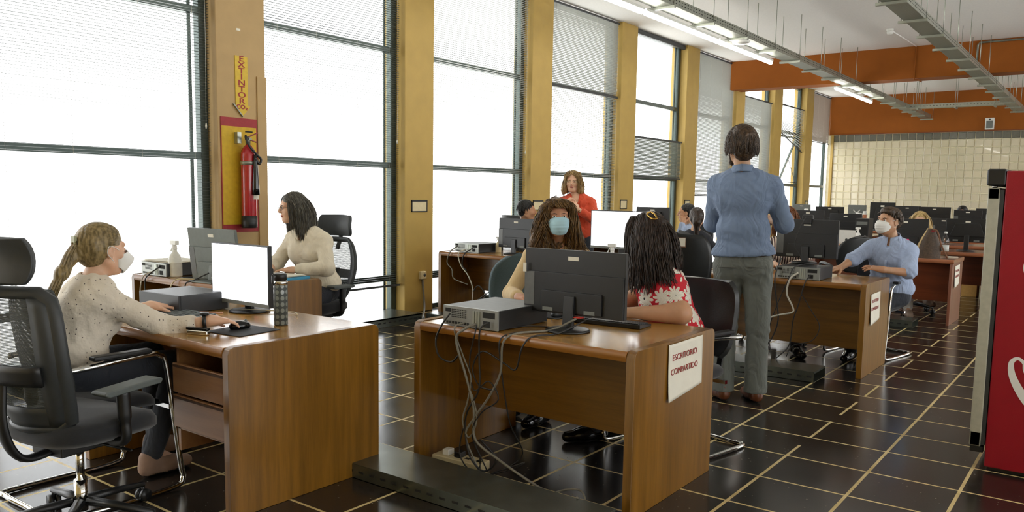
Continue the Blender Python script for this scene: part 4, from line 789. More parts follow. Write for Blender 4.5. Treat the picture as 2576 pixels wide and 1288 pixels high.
def office_chair(label, x, y, rz, head=True, fab=FAB_B, mesh=MESHF, sh=0.47, backh=0.58, arms=True, group=None):
    c = thing('office_chair', label, 'office chair', (x, y, 0), rz, group)
    star_base(c); obj('gas_column', MB().tube([(0, 0, 0.07), (0, 0, 0.2)], 0.026, 14).tube([(0, 0, 0.2), (0, 0, sh - 0.1)], 0.016, 14), CHROME, c)
    obj('tilt_mechanism', MB().box(-0.09, 0.09, -0.14, 0.1, sh - 0.11, sh - 0.06).bar((0.09, 0.02, sh - 0.09), (0.26, 0.04, sh - 0.1), 0.012, 0.012), BLACK, c, 0.01)
    obj('seat', cushion(0.5, 0.48, 0.085, sh - 0.055, 0.01, y=0.02), fab, c)
    z0, y0, ln, cv = sh + 0.02, -0.22, 0.09, 0.075
    Pf = backP(0.48, backh, z0, y0, ln, cv, 3.0, -0.035, 0.15)
    rim = [Pf(1, v) for v in np.linspace(0.06, 0.94, 12)] + [Pf(u, 1) for u in np.linspace(0.92, 0.08, 8)] + [Pf(0, v) for v in np.linspace(0.94, 0.06, 12)] + [Pf(u, 0) for u in np.linspace(0.08, 0.92, 8)]
    rim.append(rim[0]); obj('back_frame', MB().tube(rim, 0.026, 8, cap=False, flat=0.55).grid(lambda u, v: Vector(Pf(0.84 + 0.14 * u, 0.04 + 0.92 * v)) + Vector((0, -0.006, 0)), 2, 14, 0.014).grid(lambda u, v: Vector(Pf(0.02 + 0.14 * u, 0.04 + 0.92 * v)) + Vector((0, -0.006, 0)), 2, 14, 0.014).grid(lambda u, v: Vector(Pf(u * 0.9 + 0.05, 0.02 + 0.16 * v)) + Vector((0, -0.004, 0)), 8, 3, 0.012), DGREY, c)
    obj('back_mesh', MB().grid(lambda u, v: Pf(0.03 + 0.94 * u, 0.03 + 0.94 * v), 14, 18, 0), mesh, c)
    obj('lumbar_support', MB().grid(lambda u, v: Vector(Pf(0.1 + 0.8 * u, 0.36 + 0.14 * v)) + Vector((0, -0.03, 0)), 10, 3, 0.014), BLACK, c)
    obj('back_bracket', MB().tube(cat_curve([(0, -0.08, sh - 0.09), (0, -0.24, sh - 0.09), (0, -0.31, sh + 0.05), (0, -0.3, sh + 0.28)]), 0.03, 8, flat=0.5), BLACK, c)
    if head:
        zt = z0 + backh
        Ph = lambda u, v: ((2 * u - 1) * 0.165 * (1 - 0.12 * abs(2 * v - 1) ** 4), y0 - ln - 0.03 + 0.05 * (2 * u - 1) ** 2 + 0.025 * math.sin(PI * v), zt + 0.03 + 0.17 * v)
        obj('headrest', MB().grid(Ph, 12, 8, 0.03), DGREY, c, 0.006); obj('headrest_stem', MB().tube(cat_curve([(0, y0 - ln + 0.0, zt - 0.08), (0, y0 - ln - 0.05, zt + 0.03), (0, y0 - ln - 0.03, zt + 0.12)]), 0.022, 8, flat=0.5), BLACK, c)
    if arms:
        for s in (-1, 1):
            a = obj('armrest', MB().tube(cat_curve([(s * 0.2, 0.0, sh - 0.06), (s * 0.275, 0.0, sh - 0.04), (s * 0.28, -0.005, sh + 0.05), (s * 0.28, -0.01, sh + 0.16)]), [0.02] * 12 + [0.026] * 7, 8, flat=1.0), BLACK, c)
            obj('arm_pad', MB().prism([(-0.13, -0.012), (-0.12, 0.0), (0.12, 0.012), (0.14, 0.004), (0.13, -0.014), (-0.11, -0.024)], s * 0.28 - 0.042, s * 0.28 + 0.042, 'x', 0, Matrix.Translation((0, 0.01, sh + 0.175))), mat('grey_arm_pad', (86, 92, 90), 0.5), a, 0.006)
    return c
def cantilever_chair(label, x, y, rz, back=LEATH, seat=FAB_B, arm=True, sh=0.45, bh=0.42, bw=0.46, group=None, mesh=False, armz=0.655):
    c = thing('cantilever_chair', label, 'chair', (x, y, 0), rz, group)
    pts = []
    w = 0.27; r = 0.014
    L = [(-w + 0.06, -0.3, r), (-w, -0.26, r), (-w, 0.2, r), (-w, 0.27, r + 0.04), (-w, 0.26, 0.12), (-w, 0.205, armz - 0.08), (-w, 0.17, armz - 0.01), (-w, 0.1, armz), (-w, -0.2, armz - 0.02), (-w + 0.03, -0.24, armz - 0.02)] if arm else [(-w + 0.06, -0.3, r), (-w, -0.26, r), (-w, 0.2, r), (-w, 0.27, r + 0.04), (-w, 0.26, sh - 0.08), (-w + 0.02, 0.2, sh - 0.03), (-w + 0.03, 0, sh - 0.03), (-w + 0.03, -0.2, sh - 0.02)]
    R_ = [(-p[0], p[1], p[2]) for p in L][::-1]
    obj('tube_frame', MB().tube(cat_curve(R_ + [(0, -0.3, r)] + L, 5), r - 0.001, 8).bar((-w, 0.22, sh - 0.05), (w, 0.22, sh - 0.05), 0.02, 0.02).bar((-w, -0.1, sh - 0.05), (w, -0.1, sh - 0.05), 0.02, 0.02), CHROME, c)
    obj('seat', cushion(0.47, 0.46, 0.06, sh - 0.045, 0.006, y=0.0), seat, c)
    P = backP(bw, bh, sh + 0.06, -0.21, 0.07, 0.045, 5, -0.02)
    obj('backrest', MB().grid(P, 14, 14, 0.03 if not mesh else 0.02), back, c, 0.004)
    [obj('back_support', MB().bar((q, -0.18, sh - 0.03), (q, -0.24, sh + 0.25), 0.03, 0.012), BLACK, c) for q in (-0.16, 0.16)]
    if arm:
        for s in (-1, 1): obj('arm_pad', MB().box(s * w - 0.025, s * w + 0.025, -0.13, 0.13, armz + 0.008, armz + 0.03), BLACK, c, 0.008)
    return c
def task_chair(label, x, y, rz, fab=FAB_BG, bw=0.44, bh=0.42, sh=0.47, leather=False, arms=False, z0=0.12, sq=3.2):
    c = thing('task_chair', label, 'office chair', (x, y, 0), rz); star_base(c)
    obj('gas_column', MB().tube([(0, 0, 0.07), (0, 0, sh - 0.05)], 0.024, 12), BLACK, c); obj('seat', cushion(0.5, 0.48, 0.08, sh - 0.05, 0, y=0.02), fab, c)
    P = backP(bw, bh, sh + z0, -0.23, 0.08, 0.05, 2.6, -0.02)
    def E_(u, v):
        s, t = 2 * u - 1, 2 * v - 1; k = math.sqrt(max(0, 1 - abs(t) ** sq)) if abs(t) < 1 else 0.0
        p = P(0.5 + 0.5 * s * (0.12 + 0.88 * k), v); return p
    obj('backrest', MB().grid(E_, 16, 18, 0.06), fab, c); obj('back_bar', MB().tube(cat_curve([(0, -0.1, sh - 0.05), (0, -0.27, sh - 0.03), (0, -0.3, sh + 0.2)]), 0.025, 8, flat=0.4), BLACK, c)
    if arms:
        for s in (-1, 1): obj('armrest', MB().tube(cat_curve([(s * 0.22, 0.1, sh - 0.02), (s * 0.3, 0.1, sh + 0.08), (s * 0.3, 0.08, sh + 0.2), (s * 0.3, -0.18, sh + 0.2), (s * 0.26, -0.24, sh + 0.16)]), 0.018, 8), BLACK, c)
    return c
oc = office_chair('empty black mesh office chair with headrest at the bottom left corner', -3.34, 1.53, 0.2, sh=0.45, backh=0.54)
text('brand_mark', 'UFFICIO', 0.022, MGREY, oc, (0.1, -0.06, 0.425), (PI / 2, 0, PI / 2 + 0.0))
cantilever_chair('chrome tube chair with black arm pads under the ponytailed woman', -3.69, 1.76, 0.0, back=MESHF, mesh=True, bh=0.46)
office_chair('black mesh office chair with headrest behind the long haired woman at the window', -5.16, 4.24, PI + 0.2, sh=0.47, backh=0.5)
task_chair('blue grey rounded upholstered chair under the masked woman', -3.2, 4.33, PI + 0.5, bh=0.45, z0=0.05)
cantilever_chair('black backed chrome chair under the curly haired woman in the floral blouse', -1.92, 4.09, PI - 0.22, back=LEATH, bh=0.42)
task_chair('large black leather chair with a label on its back, left of the standing man', -2.98, 6.35, 0.35, LEATH, bw=0.56, bh=0.5, sh=0.48, sq=9)
office_chair('dark office chair with headrest under the short haired man by the window', -5.5, 7.7, -0.3, sh=0.42, backh=0.5, head=True)
cantilever_chair('chrome cantilever chair under the masked man', -1.75, 7.72, PI - 0.2, back=FAB_B)
task_chair('black swivel chair under the blonde woman with white trousers', -2.05, 11.0, PI, FAB_B)
task_chair('black swivel chair under the auburn haired woman in the striped blouse', -2.6, 7.75, PI, FAB_B)
task_chair('dark swivel chair standing behind the masked man on the left', -2.35, 9.4, 0.6, LEATH, bw=0.5, bh=0.4, arms=True)
task_chair('dark chair under the man resting his head on his hand', -4.75, 10.45, PI, FAB_B)
task_chair('dark chair under the woman with the dark ponytail at the far window', -4.5, 8.8, 0.4, FAB_B)
tg = thing('chair_tag', 'small label sheet taped on the back of the large leather chair', 'label', (-2.83, 6.035, 0.98), 0.35)
obj('tag_backing', MB().box(-0.07, 0.05, 0, 0.004, 0, 0.08), mat('brown_tag', (120, 84, 60), 0.6), tg); obj('tag_sheet', MB().box(-0.03, 0.045, -0.002, 0, 0.008, 0.075), PAPER, tg)
# ---------------------------------------------------------------- people: implicit surfaces meshed with surface nets
def surface_nets(f, o, h):
    nx, ny, nz = f.shape; ins = f < 0
    c = np.zeros((nx - 1, ny - 1, nz - 1), np.int8)
    for i in (0, 1):
        for j in (0, 1):
            for k in (0, 1): c += ins[i:nx - 1 + i, j:ny - 1 + j, k:nz - 1 + k]
    act = (c > 0) & (c < 8); idx = -np.ones(act.shape, np.int64); A = np.argwhere(act); idx[act] = np.arange(len(A))
    S = np.zeros((len(A), 3)); N = np.zeros(len(A)); a = A.T
    def F_(i, j, k): return f[a[0] + i, a[1] + j, a[2] + k]
    for ax in range(3):
        for p in (0, 1):
            for q in (0, 1):
                b0 = [0, 0, 0]; o1, o2 = [t for t in range(3) if t != ax]; b0[o1] = p; b0[o2] = q; b1 = list(b0); b1[ax] = 1
                v0, v1 = F_(*b0), F_(*b1); m = (v0 < 0) != (v1 < 0); t = np.where(m, v0 / np.where(m, v0 - v1, 1), 0)
                P = np.tile(np.array(b0, float), (len(A), 1)); P[:, ax] = t; S += P * m[:, None]; N += m
    V = (A + S / N[:, None]) * h + np.array(o)
    Q = []
    for ax in range(3):
        o1, o2 = [t for t in range(3) if t != ax]
        sl0 = [slice(1, -1)] * 3; sl0[ax] = slice(0, -1); sl1 = [slice(1, -1)] * 3; sl1[ax] = slice(1, None)
        a0, a1 = ins[tuple(sl0)], ins[tuple(sl1)]; E = np.argwhere(a0 != a1)
        if len(E) == 0: continue
        base = E.copy(); base[:, o1] += 1; base[:, o2] += 1
        def C(d1, d2):
            g = base.copy(); g[:, o1] -= d1; g[:, o2] -= d2; return idx[g[:, 0], g[:, 1], g[:, 2]]
        q = np.stack([C(1, 1), C(0, 1), C(0, 0), C(1, 0)], 1)
        inside0 = a0[E[:, 0], E[:, 1], E[:, 2]]; flip = inside0 if ax != 1 else ~inside0
        q[~flip] = q[~flip][:, ::-1]; Q.append(q)
    Q = np.concatenate(Q); Q = Q[(Q >= 0).all(1)]
    return V, Q
class SDF:
    """list of primitives: ('c', a, b, ra, rb, k) tapered capsule, ('e', centre, radii, R, k) ellipsoid, op +1 union -1 cut"""
    def __init__(s): s.p = []
    def cone(s, a, b, ra, rb, k=0.02, op=1): s.p.append(('c', np.array(a, float), np.array(b, float), ra, rb, k, op)); return s
    def ell(s, c, r, R=None, k=0.02, op=1): s.p.append(('e', np.array(c, float), np.array(r, float), np.eye(3) if R is None else np.array(R), k, op)); return s
    def half(s, p, n, k=0.004): s.p.append(('h', np.array(p, float), np.array(n, float) / np.linalg.norm(n), k)); return s  # keep side n.(x-p)<0
    def bounds(s, pad=0.03):
        lo, hi = np.full(3, 1e9), np.full(3, -1e9)
        for q in s.p:
            if q[0] == 'c' and q[6] > 0:
                r = max(q[3], q[4]); lo = np.minimum(lo, np.minimum(q[1], q[2]) - r); hi = np.maximum(hi, np.maximum(q[1], q[2]) + r)
            elif q[0] == 'e' and q[5] > 0:
                e = np.abs(q[3]) @ q[2]; lo = np.minimum(lo, q[1] - e); hi = np.maximum(hi, q[1] + e)
        return lo - pad, hi + pad
    def eval(s, X, Y, Z, axes, wr=None):
        f = np.full((len(X), len(Y), len(Z)), 0.2, np.float32)
        for q in s.p:
            if q[0] == 'h':
                d = (X[:, None, None] - q[1][0]) * q[2][0] + (Y[None, :, None] - q[1][1]) * q[2][1] + (Z[None, None, :] - q[1][2]) * q[2][2]
                f = np.maximum(f, d.astype(np.float32)); continue
            k = q[5] if q[0] == 'c' else q[4]; op = q[6] if q[0] == 'c' else q[5]
            if q[0] == 'c': r = max(q[3], q[4]); lo = np.minimum(q[1], q[2]) - r; hi = np.maximum(q[1], q[2]) + r
            else: e = np.abs(q[3]) @ q[2]; lo = q[1] - e; hi = q[1] + e
            pad = k + 0.03; sl = []
            for ax, (l, h_) in zip((X, Y, Z), zip(lo, hi)):
                i0 = np.searchsorted(ax, l - pad); i1 = np.searchsorted(ax, h_ + pad); sl.append(slice(i0, i1))
            if any(t.stop <= t.start for t in sl): continue
            x = X[sl[0]][:, None, None]; y = Y[sl[1]][None, :, None]; z = Z[sl[2]][None, None, :]
            if q[0] == 'c':
                a, b = q[1], q[2]; d = b - a; L2 = max(d @ d, 1e-12)
                t = np.clip(((x - a[0]) * d[0] + (y - a[1]) * d[1] + (z - a[2]) * d[2]) / L2, 0, 1)
                g = np.sqrt((x - a[0] - t * d[0]) ** 2 + (y - a[1] - t * d[1]) ** 2 + (z - a[2] - t * d[2]) ** 2) - (q[3] + (q[4] - q[3]) * t)
            else:
                c, r, R = q[1], q[2], q[3]; u = [(x - c[0]) * R[0, i] + (y - c[1]) * R[1, i] + (z - c[2]) * R[2, i] for i in range(3)]
                k0 = np.sqrt(sum((u[i] / r[i]) ** 2 for i in range(3))); k1 = np.sqrt(sum((u[i] / r[i] ** 2) ** 2 for i in range(3))) + 1e-9; g = k0 * (k0 - 1) / k1
            F0 = f[tuple(sl)]
            if op > 0:
                h = np.maximum(k - np.abs(F0 - g), 0) / k; f[tuple(sl)] = np.minimum(F0, g) - h * h * k / 4
            else:
                h = np.maximum(k - np.abs(-F0 - g), 0) / k; f[tuple(sl)] = -(np.minimum(-F0, g) - h * h * k / 4)
        if wr:
            amp, fr = wr; x, y, z = X[:, None, None], Y[None, :, None], Z[None, None, :]
            w1 = np.sin(fr * (z * 0.9 + 0.5 * x) + 2.2 * np.sin(fr * 0.3 * (x + y)) + 1.7 * np.sin(fr * .45 * z)); w2 = np.sin(fr * 1.7 * (0.5 * z - 0.7 * y + 0.5 * x) + 2.5 * np.sin(fr * 0.37 * (y - z + x)))
            f = f + (amp * (0.6 * np.abs(w1) + 0.4 * w2 * w1)).astype(np.float32)
        return f
    def mesh(s, h, wr=None, lo=None, hi=None):
        l, u = s.bounds(); lo = l if lo is None else np.maximum(l, lo); hi = u if hi is None else np.minimum(u, hi)
        ax = [np.arange(lo[i], hi[i] + h, h) for i in range(3)]
        f = s.eval(*ax, None, wr); return surface_nets(f, [a[0] for a in ax], h)
def sdf_obj(name, parts, mats, parent, off, classify=None):
    mb = MB(); 
    for V, Q in parts:
        V = V - np.array(off); o = len(mb.v); mb.v += [tuple(v) for v in V.tolist()]; mb.f += [tuple(int(i) + o for i in q) for q in Q]
        mi = [0] * len(Q) if classify is None else classify(V[Q].mean(1) + np.array(off)).tolist(); mb.mi += mi; mb.sm += [True] * len(Q)
    return obj(name, mb, mats, parent)
def frame(yaw, pitch=0.0, roll=0.0):
    """columns: right, forward, up; yaw measured from +y anticlockwise"""
    R = Matrix.Rotation(yaw, 3, 'Z') @ Matrix.Rotation(pitch, 3, 'X') @ Matrix.Rotation(roll, 3, 'Y'); return np.array(R)
SKIN = mat('skin_light', (212, 168, 138), 0.5, var=0.05, nscale=20, Subsurface_Weight=0.1); SKIND = mat('skin_tan', (188, 142, 108), 0.5, var=0.06, nscale=20, Subsurface_Weight=0.1)
LIPS = mat('lips', (160, 84, 76), 0.45); BROW = mat('dark_brow', (52, 36, 28), 0.8); EYEW = mat('eye_white', (226, 222, 214), 0.2); IRIS = mat('iris', (48, 30, 20), 0.15)
MASKB = mat('pale_blue_mask', (172, 210, 222), 0.8, bump=0.2, bscale=60, var=0.03); MASKW = mat('white_mask', (226, 226, 220), 0.8, var=0.02)
def hairmat(name, a, b, rough=0.42):
    t = NT(name); tc = t.add('ShaderNodeTexCoord').outputs['Object']; n = t.add('ShaderNodeTexNoise', {'Vector': t.add('ShaderNodeMapping', {'Vector': tc, 'Scale': (60, 60, 12)}).outputs[0], 'Scale': 1.5, 'Detail': 4.0}).outputs['Fac']
    t.set('Base Color', t.ramp(n, [(0.35, lin(a)), (0.65, lin(b))])); t.set('Roughness', rough); t.set('Specular IOR Level', 0.4); t.bump(n, 0.5, 0.004); return t.m
def cloth(name, c, bump=0.35, var=0.06, rough=0.85, scale=18):
    if name in _M: return _M[name]
    t = NT(name); tc = t.add('ShaderNodeTexCoord').outputs['Object']; c = lin(c)
    nz = t.add('ShaderNodeTexNoise', {'Vector': tc, 'Scale': scale, 'Detail': 3.0}).outputs['Fac']
    t.set('Base Color', t.ramp(nz, [(0.3, tuple(v * (1 - var) for v in c)), (0.7, tuple(min(1, v * (1 + var)) for v in c))])); t.set('Roughness', rough); t.set('Sheen Weight', 0.1)
    mp = t.add('ShaderNodeMapping', {'Vector': tc, 'Scale': (1.0, 1.0, 0.55), 'Rotation': (0.5, 0.35, 0)}).outputs[0]
    n = t.add('ShaderNodeTexNoise', {'Vector': mp, 'Scale': 9.0, 'Detail': 2.5, 'Distortion': 1.2}).outputs['Fac']; r = t.math('POWER', t.math('ABSOLUTE', t.math('MULTIPLY', t.math('SUBTRACT', n, 0.5), 4.0)), 1.1)
    t.bump(r, min(1.0, bump * 1.1), 0.014); _M[name] = t.m; return t.m
def head_prims(S, C, R, sc=1.0, detail=True):
    def T(p): return C + R @ (np.array(p) * sc)
    e = lambda c, r, k=0.02, op=1: S.ell(T(c), np.array(r) * sc, R, k * sc, op)
    e((0, -0.018, 0.035), (0.074, 0.094, 0.082)); e((0, 0.02, -0.02), (0.064, 0.072, 0.085), 0.03); S.cone(T((0, 0.03, -0.085)), T((0, 0.058, -0.09)), 0.034 * sc, 0.022 * sc, 0.03 * sc)
    for s in (-1, 1): e((s * 0.045, 0.048, -0.025), (0.022, 0.026, 0.022), 0.025); S.cone(T((s * 0.055, -0.005, -0.05)), T((s * 0.02, 0.055, -0.095)), 0.018 * sc, 0.014 * sc, 0.03 * sc)
    if detail:
        S.cone(T((-0.045, 0.07, 0.026)), T((0.045, 0.07, 0.026)), 0.011 * sc, 0.011 * sc, 0.014 * sc)
        for s in (-1, 1): e((s * 0.032, 0.096, 0.004), (0.018, 0.014, 0.012), 0.012, -1); e((s * 0.031, 0.076, 0.003), (0.014, 0.0125, 0.012), 0.002)
        S.cone(T((0, 0.084, 0.018)), T((0, 0.105, -0.022)), 0.007 * sc, 0.01 * sc, 0.012 * sc); 
        for s in (-1, 1): e((s * 0.012, 0.098, -0.03), (0.008, 0.01, 0.008), 0.008); e((s * 0.076, -0.008, -0.004), (0.009, 0.02, 0.032), 0.008); e((s * 0.083, 0.0, -0.004), (0.005, 0.01, 0.018), 0.004, -1)
        e((0, 0.086, -0.055), (0.022, 0.0075, 0.005), 0.006); e((0, 0.085, -0.064), (0.018, 0.0075, 0.006), 0.006)
    else:
        for s in (-1, 1): e((s * 0.076, -0.008, -0.004), (0.009, 0.02, 0.032), 0.008)
        S.cone(T((0, 0.084, 0.018)), T((0, 0.106, -0.024)), 0.007, 0.011, 0.012)
def hand_prims(S, W, D, Nn, thumb, curl=(0.5, 0.5, 0.5, 0.5), sc=1.0, spread=0.12, tcurl=0.4, splay=None):
    """W wrist, D unit direction to the fingers, Nn unit palm normal (out of palm), thumb +1/-1 side along N x D"""
    W, D, Nn = map(lambda v: np.array(v, float), (W, D, Nn)); D /= np.linalg.norm(D); Nn -= D * (D @ Nn); Nn /= np.linalg.norm(Nn); X = np.cross(Nn, D) * thumb
    f = lambda a, b, c: W + (X * a + D * b + Nn * c) * sc
    S.cone(W, f(0, 0.03, 0), 0.024 * sc, 0.026 * sc, 0.02)
    for a in (-0.026, -0.009, 0.009, 0.026): S.cone(f(a * 0.6, 0.02, 0), f(a, 0.078, -0.002), 0.016 * sc, 0.0125 * sc, 0.016 * sc)
    lens = ((-0.029, 0.064, 0.0075), (-0.010, 0.078, 0.0085), (0.010, 0.084, 0.0088), (0.030, 0.075, 0.0088))
    for i, (a, L, r) in enumerate(lens):
        p = f(a, 0.08, -0.001); ang = 0.0; cu = curl[3 - i]
        sp = spread * (a / 0.03)
        for j, fr in enumerate((0.46, 0.30, 0.24)):
            ang += cu * (0.45, 0.6, 0.5)[j]; dr = D * math.cos(ang) + Nn * math.sin(ang) + X * sp * math.cos(ang); dr /= np.linalg.norm(dr); q = p + dr * L * fr * sc
            S.cone(p, q, (r - 0.0006 * j) * sc, (r - 0.0008 * (j + 1)) * sc, 0.004 * sc); p = q
    p = f(0.022, 0.02, 0.006); d1 = X * 0.75 + D * 0.65 + Nn * (0.3 * tcurl); d1 /= np.linalg.norm(d1); q = p + d1 * 0.042 * sc; S.cone(p, q, 0.016 * sc, 0.0115 * sc, 0.014 * sc)
    d2 = X * 0.35 + D * 0.9 + Nn * tcurl; d2 /= np.linalg.norm(d2); r_ = q + d2 * 0.03 * sc; S.cone(q, r_, 0.011 * sc, 0.0095 * sc, 0.004); d3 = D + X * 0.1 + Nn * tcurl * 1.2; d3 /= np.linalg.norm(d3); S.cone(r_, r_ + d3 * 0.024 * sc, 0.0095 * sc, 0.0075 * sc, 0.004)
def strands(C, R, n, L, seed, curl=0.0, cf=30.0, w=0.004, front=-0.2, down=(0, 0, -1), gather=None, top=True, part=0.0, shoulder=None, jitter=0.2, rad=0.0, zmin=-0.4, side=0.0, out=0.0, seg=14):
    rnd = random.Random(seed); mb = MB(); C = np.array(C)
    down = np.array(down, float)
    made = 0; tries = 0
    while made < n and tries < n * 20:
        tries += 1
        u = np.array([rnd.gauss(0, 1), rnd.gauss(0, 1), rnd.gauss(0, 1)]); u /= np.linalg.norm(u)
        if u[2] < zmin: continue
        if u[1] > 0.35 + 0.6 * max(0, u[2] - front * 0) and u[2] < 0.62 - 0.3 * abs(u[0]): continue
        made += 1
        er = np.array([0.080 + rad, 0.100 + rad, 0.090 + rad]); c0 = np.array([0, -0.018, 0.033])
        p = c0 + u * er; pts = []; N_ = seg; Ls = L * rnd.uniform(0.8, 1.1); st = Ls / N_; ph = rnd.uniform(0, 6.28)
        v = np.array([u[0] * 0.7 + (0.25 if u[0] > part else -0.25), -0.35 - 0.3 * abs(u[1]) + side * 0, -0.2]); v /= np.linalg.norm(v)
        dl = R.T @ down
        for i in range(N_):
            pts.append(p.copy()); t = i / N_
            if gather is not None and t < gather[1]: tgt = np.array(gather[0]) - p; nrm = np.linalg.norm(tgt); v = v * 0.4 + (tgt / max(nrm, 0.02)) * 0.6
            else: v = v * (0.72 - 0.3 * t) + dl * (0.2 + 0.5 * t)
            v = v + np.array([rnd.gauss(0, jitter * 0.3), rnd.gauss(0, jitter * 0.3), 0]); v /= np.linalg.norm(v); p = p + v * st
            lim = 1.0 + 0.06 * rnd.random() + out * t; q = (p - c0) / er; r = np.linalg.norm(q)
            if r < lim and p[2] > -0.1: p = c0 + q / r * er * lim
            if p[2] < -0.06 and p[1] > -0.01 and abs(p[0]) < 0.05: p[1] -= 0.01
            if p[1] > 0.03 and p[2] < 0.075 and abs(p[0]) < 0.066: p[0] = math.copysign(max(abs(p[0]) + 0.012, 0.05), p[0] if abs(p[0]) > 0.004 else rnd.uniform(-1, 1))
        P3 = []
        for i, q in enumerate(pts):
            t = i / N_; a = ph + cf * t; o = np.array([math.cos(a), math.sin(a), 0]) * curl * min(1, t * 2.5)
            P3.append(tuple(C + R @ (q + o)))
        ws = [w * (0.8 + 0.5 * math.sin(PI * min(1, i / N_ + 0.15))) * (1 if i < N_ - 1 else 0.25) for i in range(N_)]
        mb.tube(P3, ws, 4, flat=0.6)
    return mb
FLORAL = None
def eyes(root, C, R, off, detail=True, brow=BROW, sc=1.0, gaze=(0, 0)):
    for s in (-1, 1):
        mb = MB(); T = lambda p: tuple(C + R @ (np.array(p) * sc) - off)
        M = Matrix([list(R[0]) + [0], list(R[1]) + [0], list(R[2]) + [0], [0, 0, 0, 1]])
        mb.ell(T((s * 0.031, 0.0815, 0.003)), 0.013 * sc, 0.0105 * sc, 0.0064 * sc, 12, 8, 0, M); mb.ell(T((s * 0.031 + gaze[0], 0.0888, 0.0035 + gaze[1])), 0.006 * sc, 0.004 * sc, 0.006 * sc, 10, 6, 1, M)
        obj('eye', mb, [EYEW, IRIS], root)
        obj('eyebrow', MB().tube([T((s * 0.014, 0.0885, 0.018)), T((s * 0.03, 0.089, 0.023)), T((s * 0.048, 0.075, 0.019))], [0.003, 0.0035, 0.002], 6, flat=0.7), brow, root)
def mask(root, C, R, off, m, loops=WHITE, sc=1.0, cone=False):
    def P(u, v):
        a = (2 * u - 1); t = v; ca = max(0.0, math.cos(a * PI / 2)); sa = math.sin(a * PI / 2)
        z = (-0.001 - 0.024 * a * a) * (1 - t) + (-0.112 + 0.034 * a * a) * t; yc = float(np.interp(t, [0, .3, .62, .85, 1], [.107, .127, .123, .109, .089])); ys = 0.03 + 0.012 * t
        if cone: yc += 0.018 * math.exp(-((t - 0.4) / 0.25) ** 2)
        x = (0.068 - 0.016 * t * t) * sa; y = ys + (yc - ys) * ca ** 0.75 + (0.0015 * math.sin(t * 34) * ca if not cone else 0)
        return tuple(C + R @ (np.array((x, y, z)) * sc) - off)
        z = 0.004 - 0.108 * t; wid = 0.064 - 0.012 * t
        x = wid * math.sin(a * 1.35) * 1.08; bul = 0.034 * math.sin(PI * min(1, 0.15 + t * 0.95)) ** 0.7 * (1 - abs(a) ** 1.6)
        y = 0.03 + (0.066 - 0.012 * t) * math.cos(a * 1.35) + bul + (0.02 * (1 - abs(a)) ** 2 * (1 - t) if not cone else 0.02 * (1 - abs(a)) * (1 - abs(2 * t - 0.9)))
        z += 0.012 * (abs(a) ** 2) * (t - 0.6) * -1.2 + (0.0016 * math.sin(t * 26) if not cone else 0) ; y += 0 if cone else 0.0022 * math.sin(t * 24)
        return tuple(C + R @ (np.array((x, y, z)) * sc) - off)
    o = obj('face_mask', MB().grid(P, 22, 20, 0.0015), m, root)
    for s in (-1, 1):
        T = lambda p: tuple(C + R @ (np.array(p) * sc) - off)
        obj('ear_loop', MB().tube(cat_curve([T((s * 0.062, 0.045, -0.002)), T((s * 0.077, 0.015, 0.014)), T((s * 0.083, -0.018, 0.02)), T((s * 0.084, -0.026, -0.012)), T((s * 0.077, 0.0, -0.04)), T((s * 0.055, 0.035, -0.075))]), 0.0017, 5), loops, o)
    return o
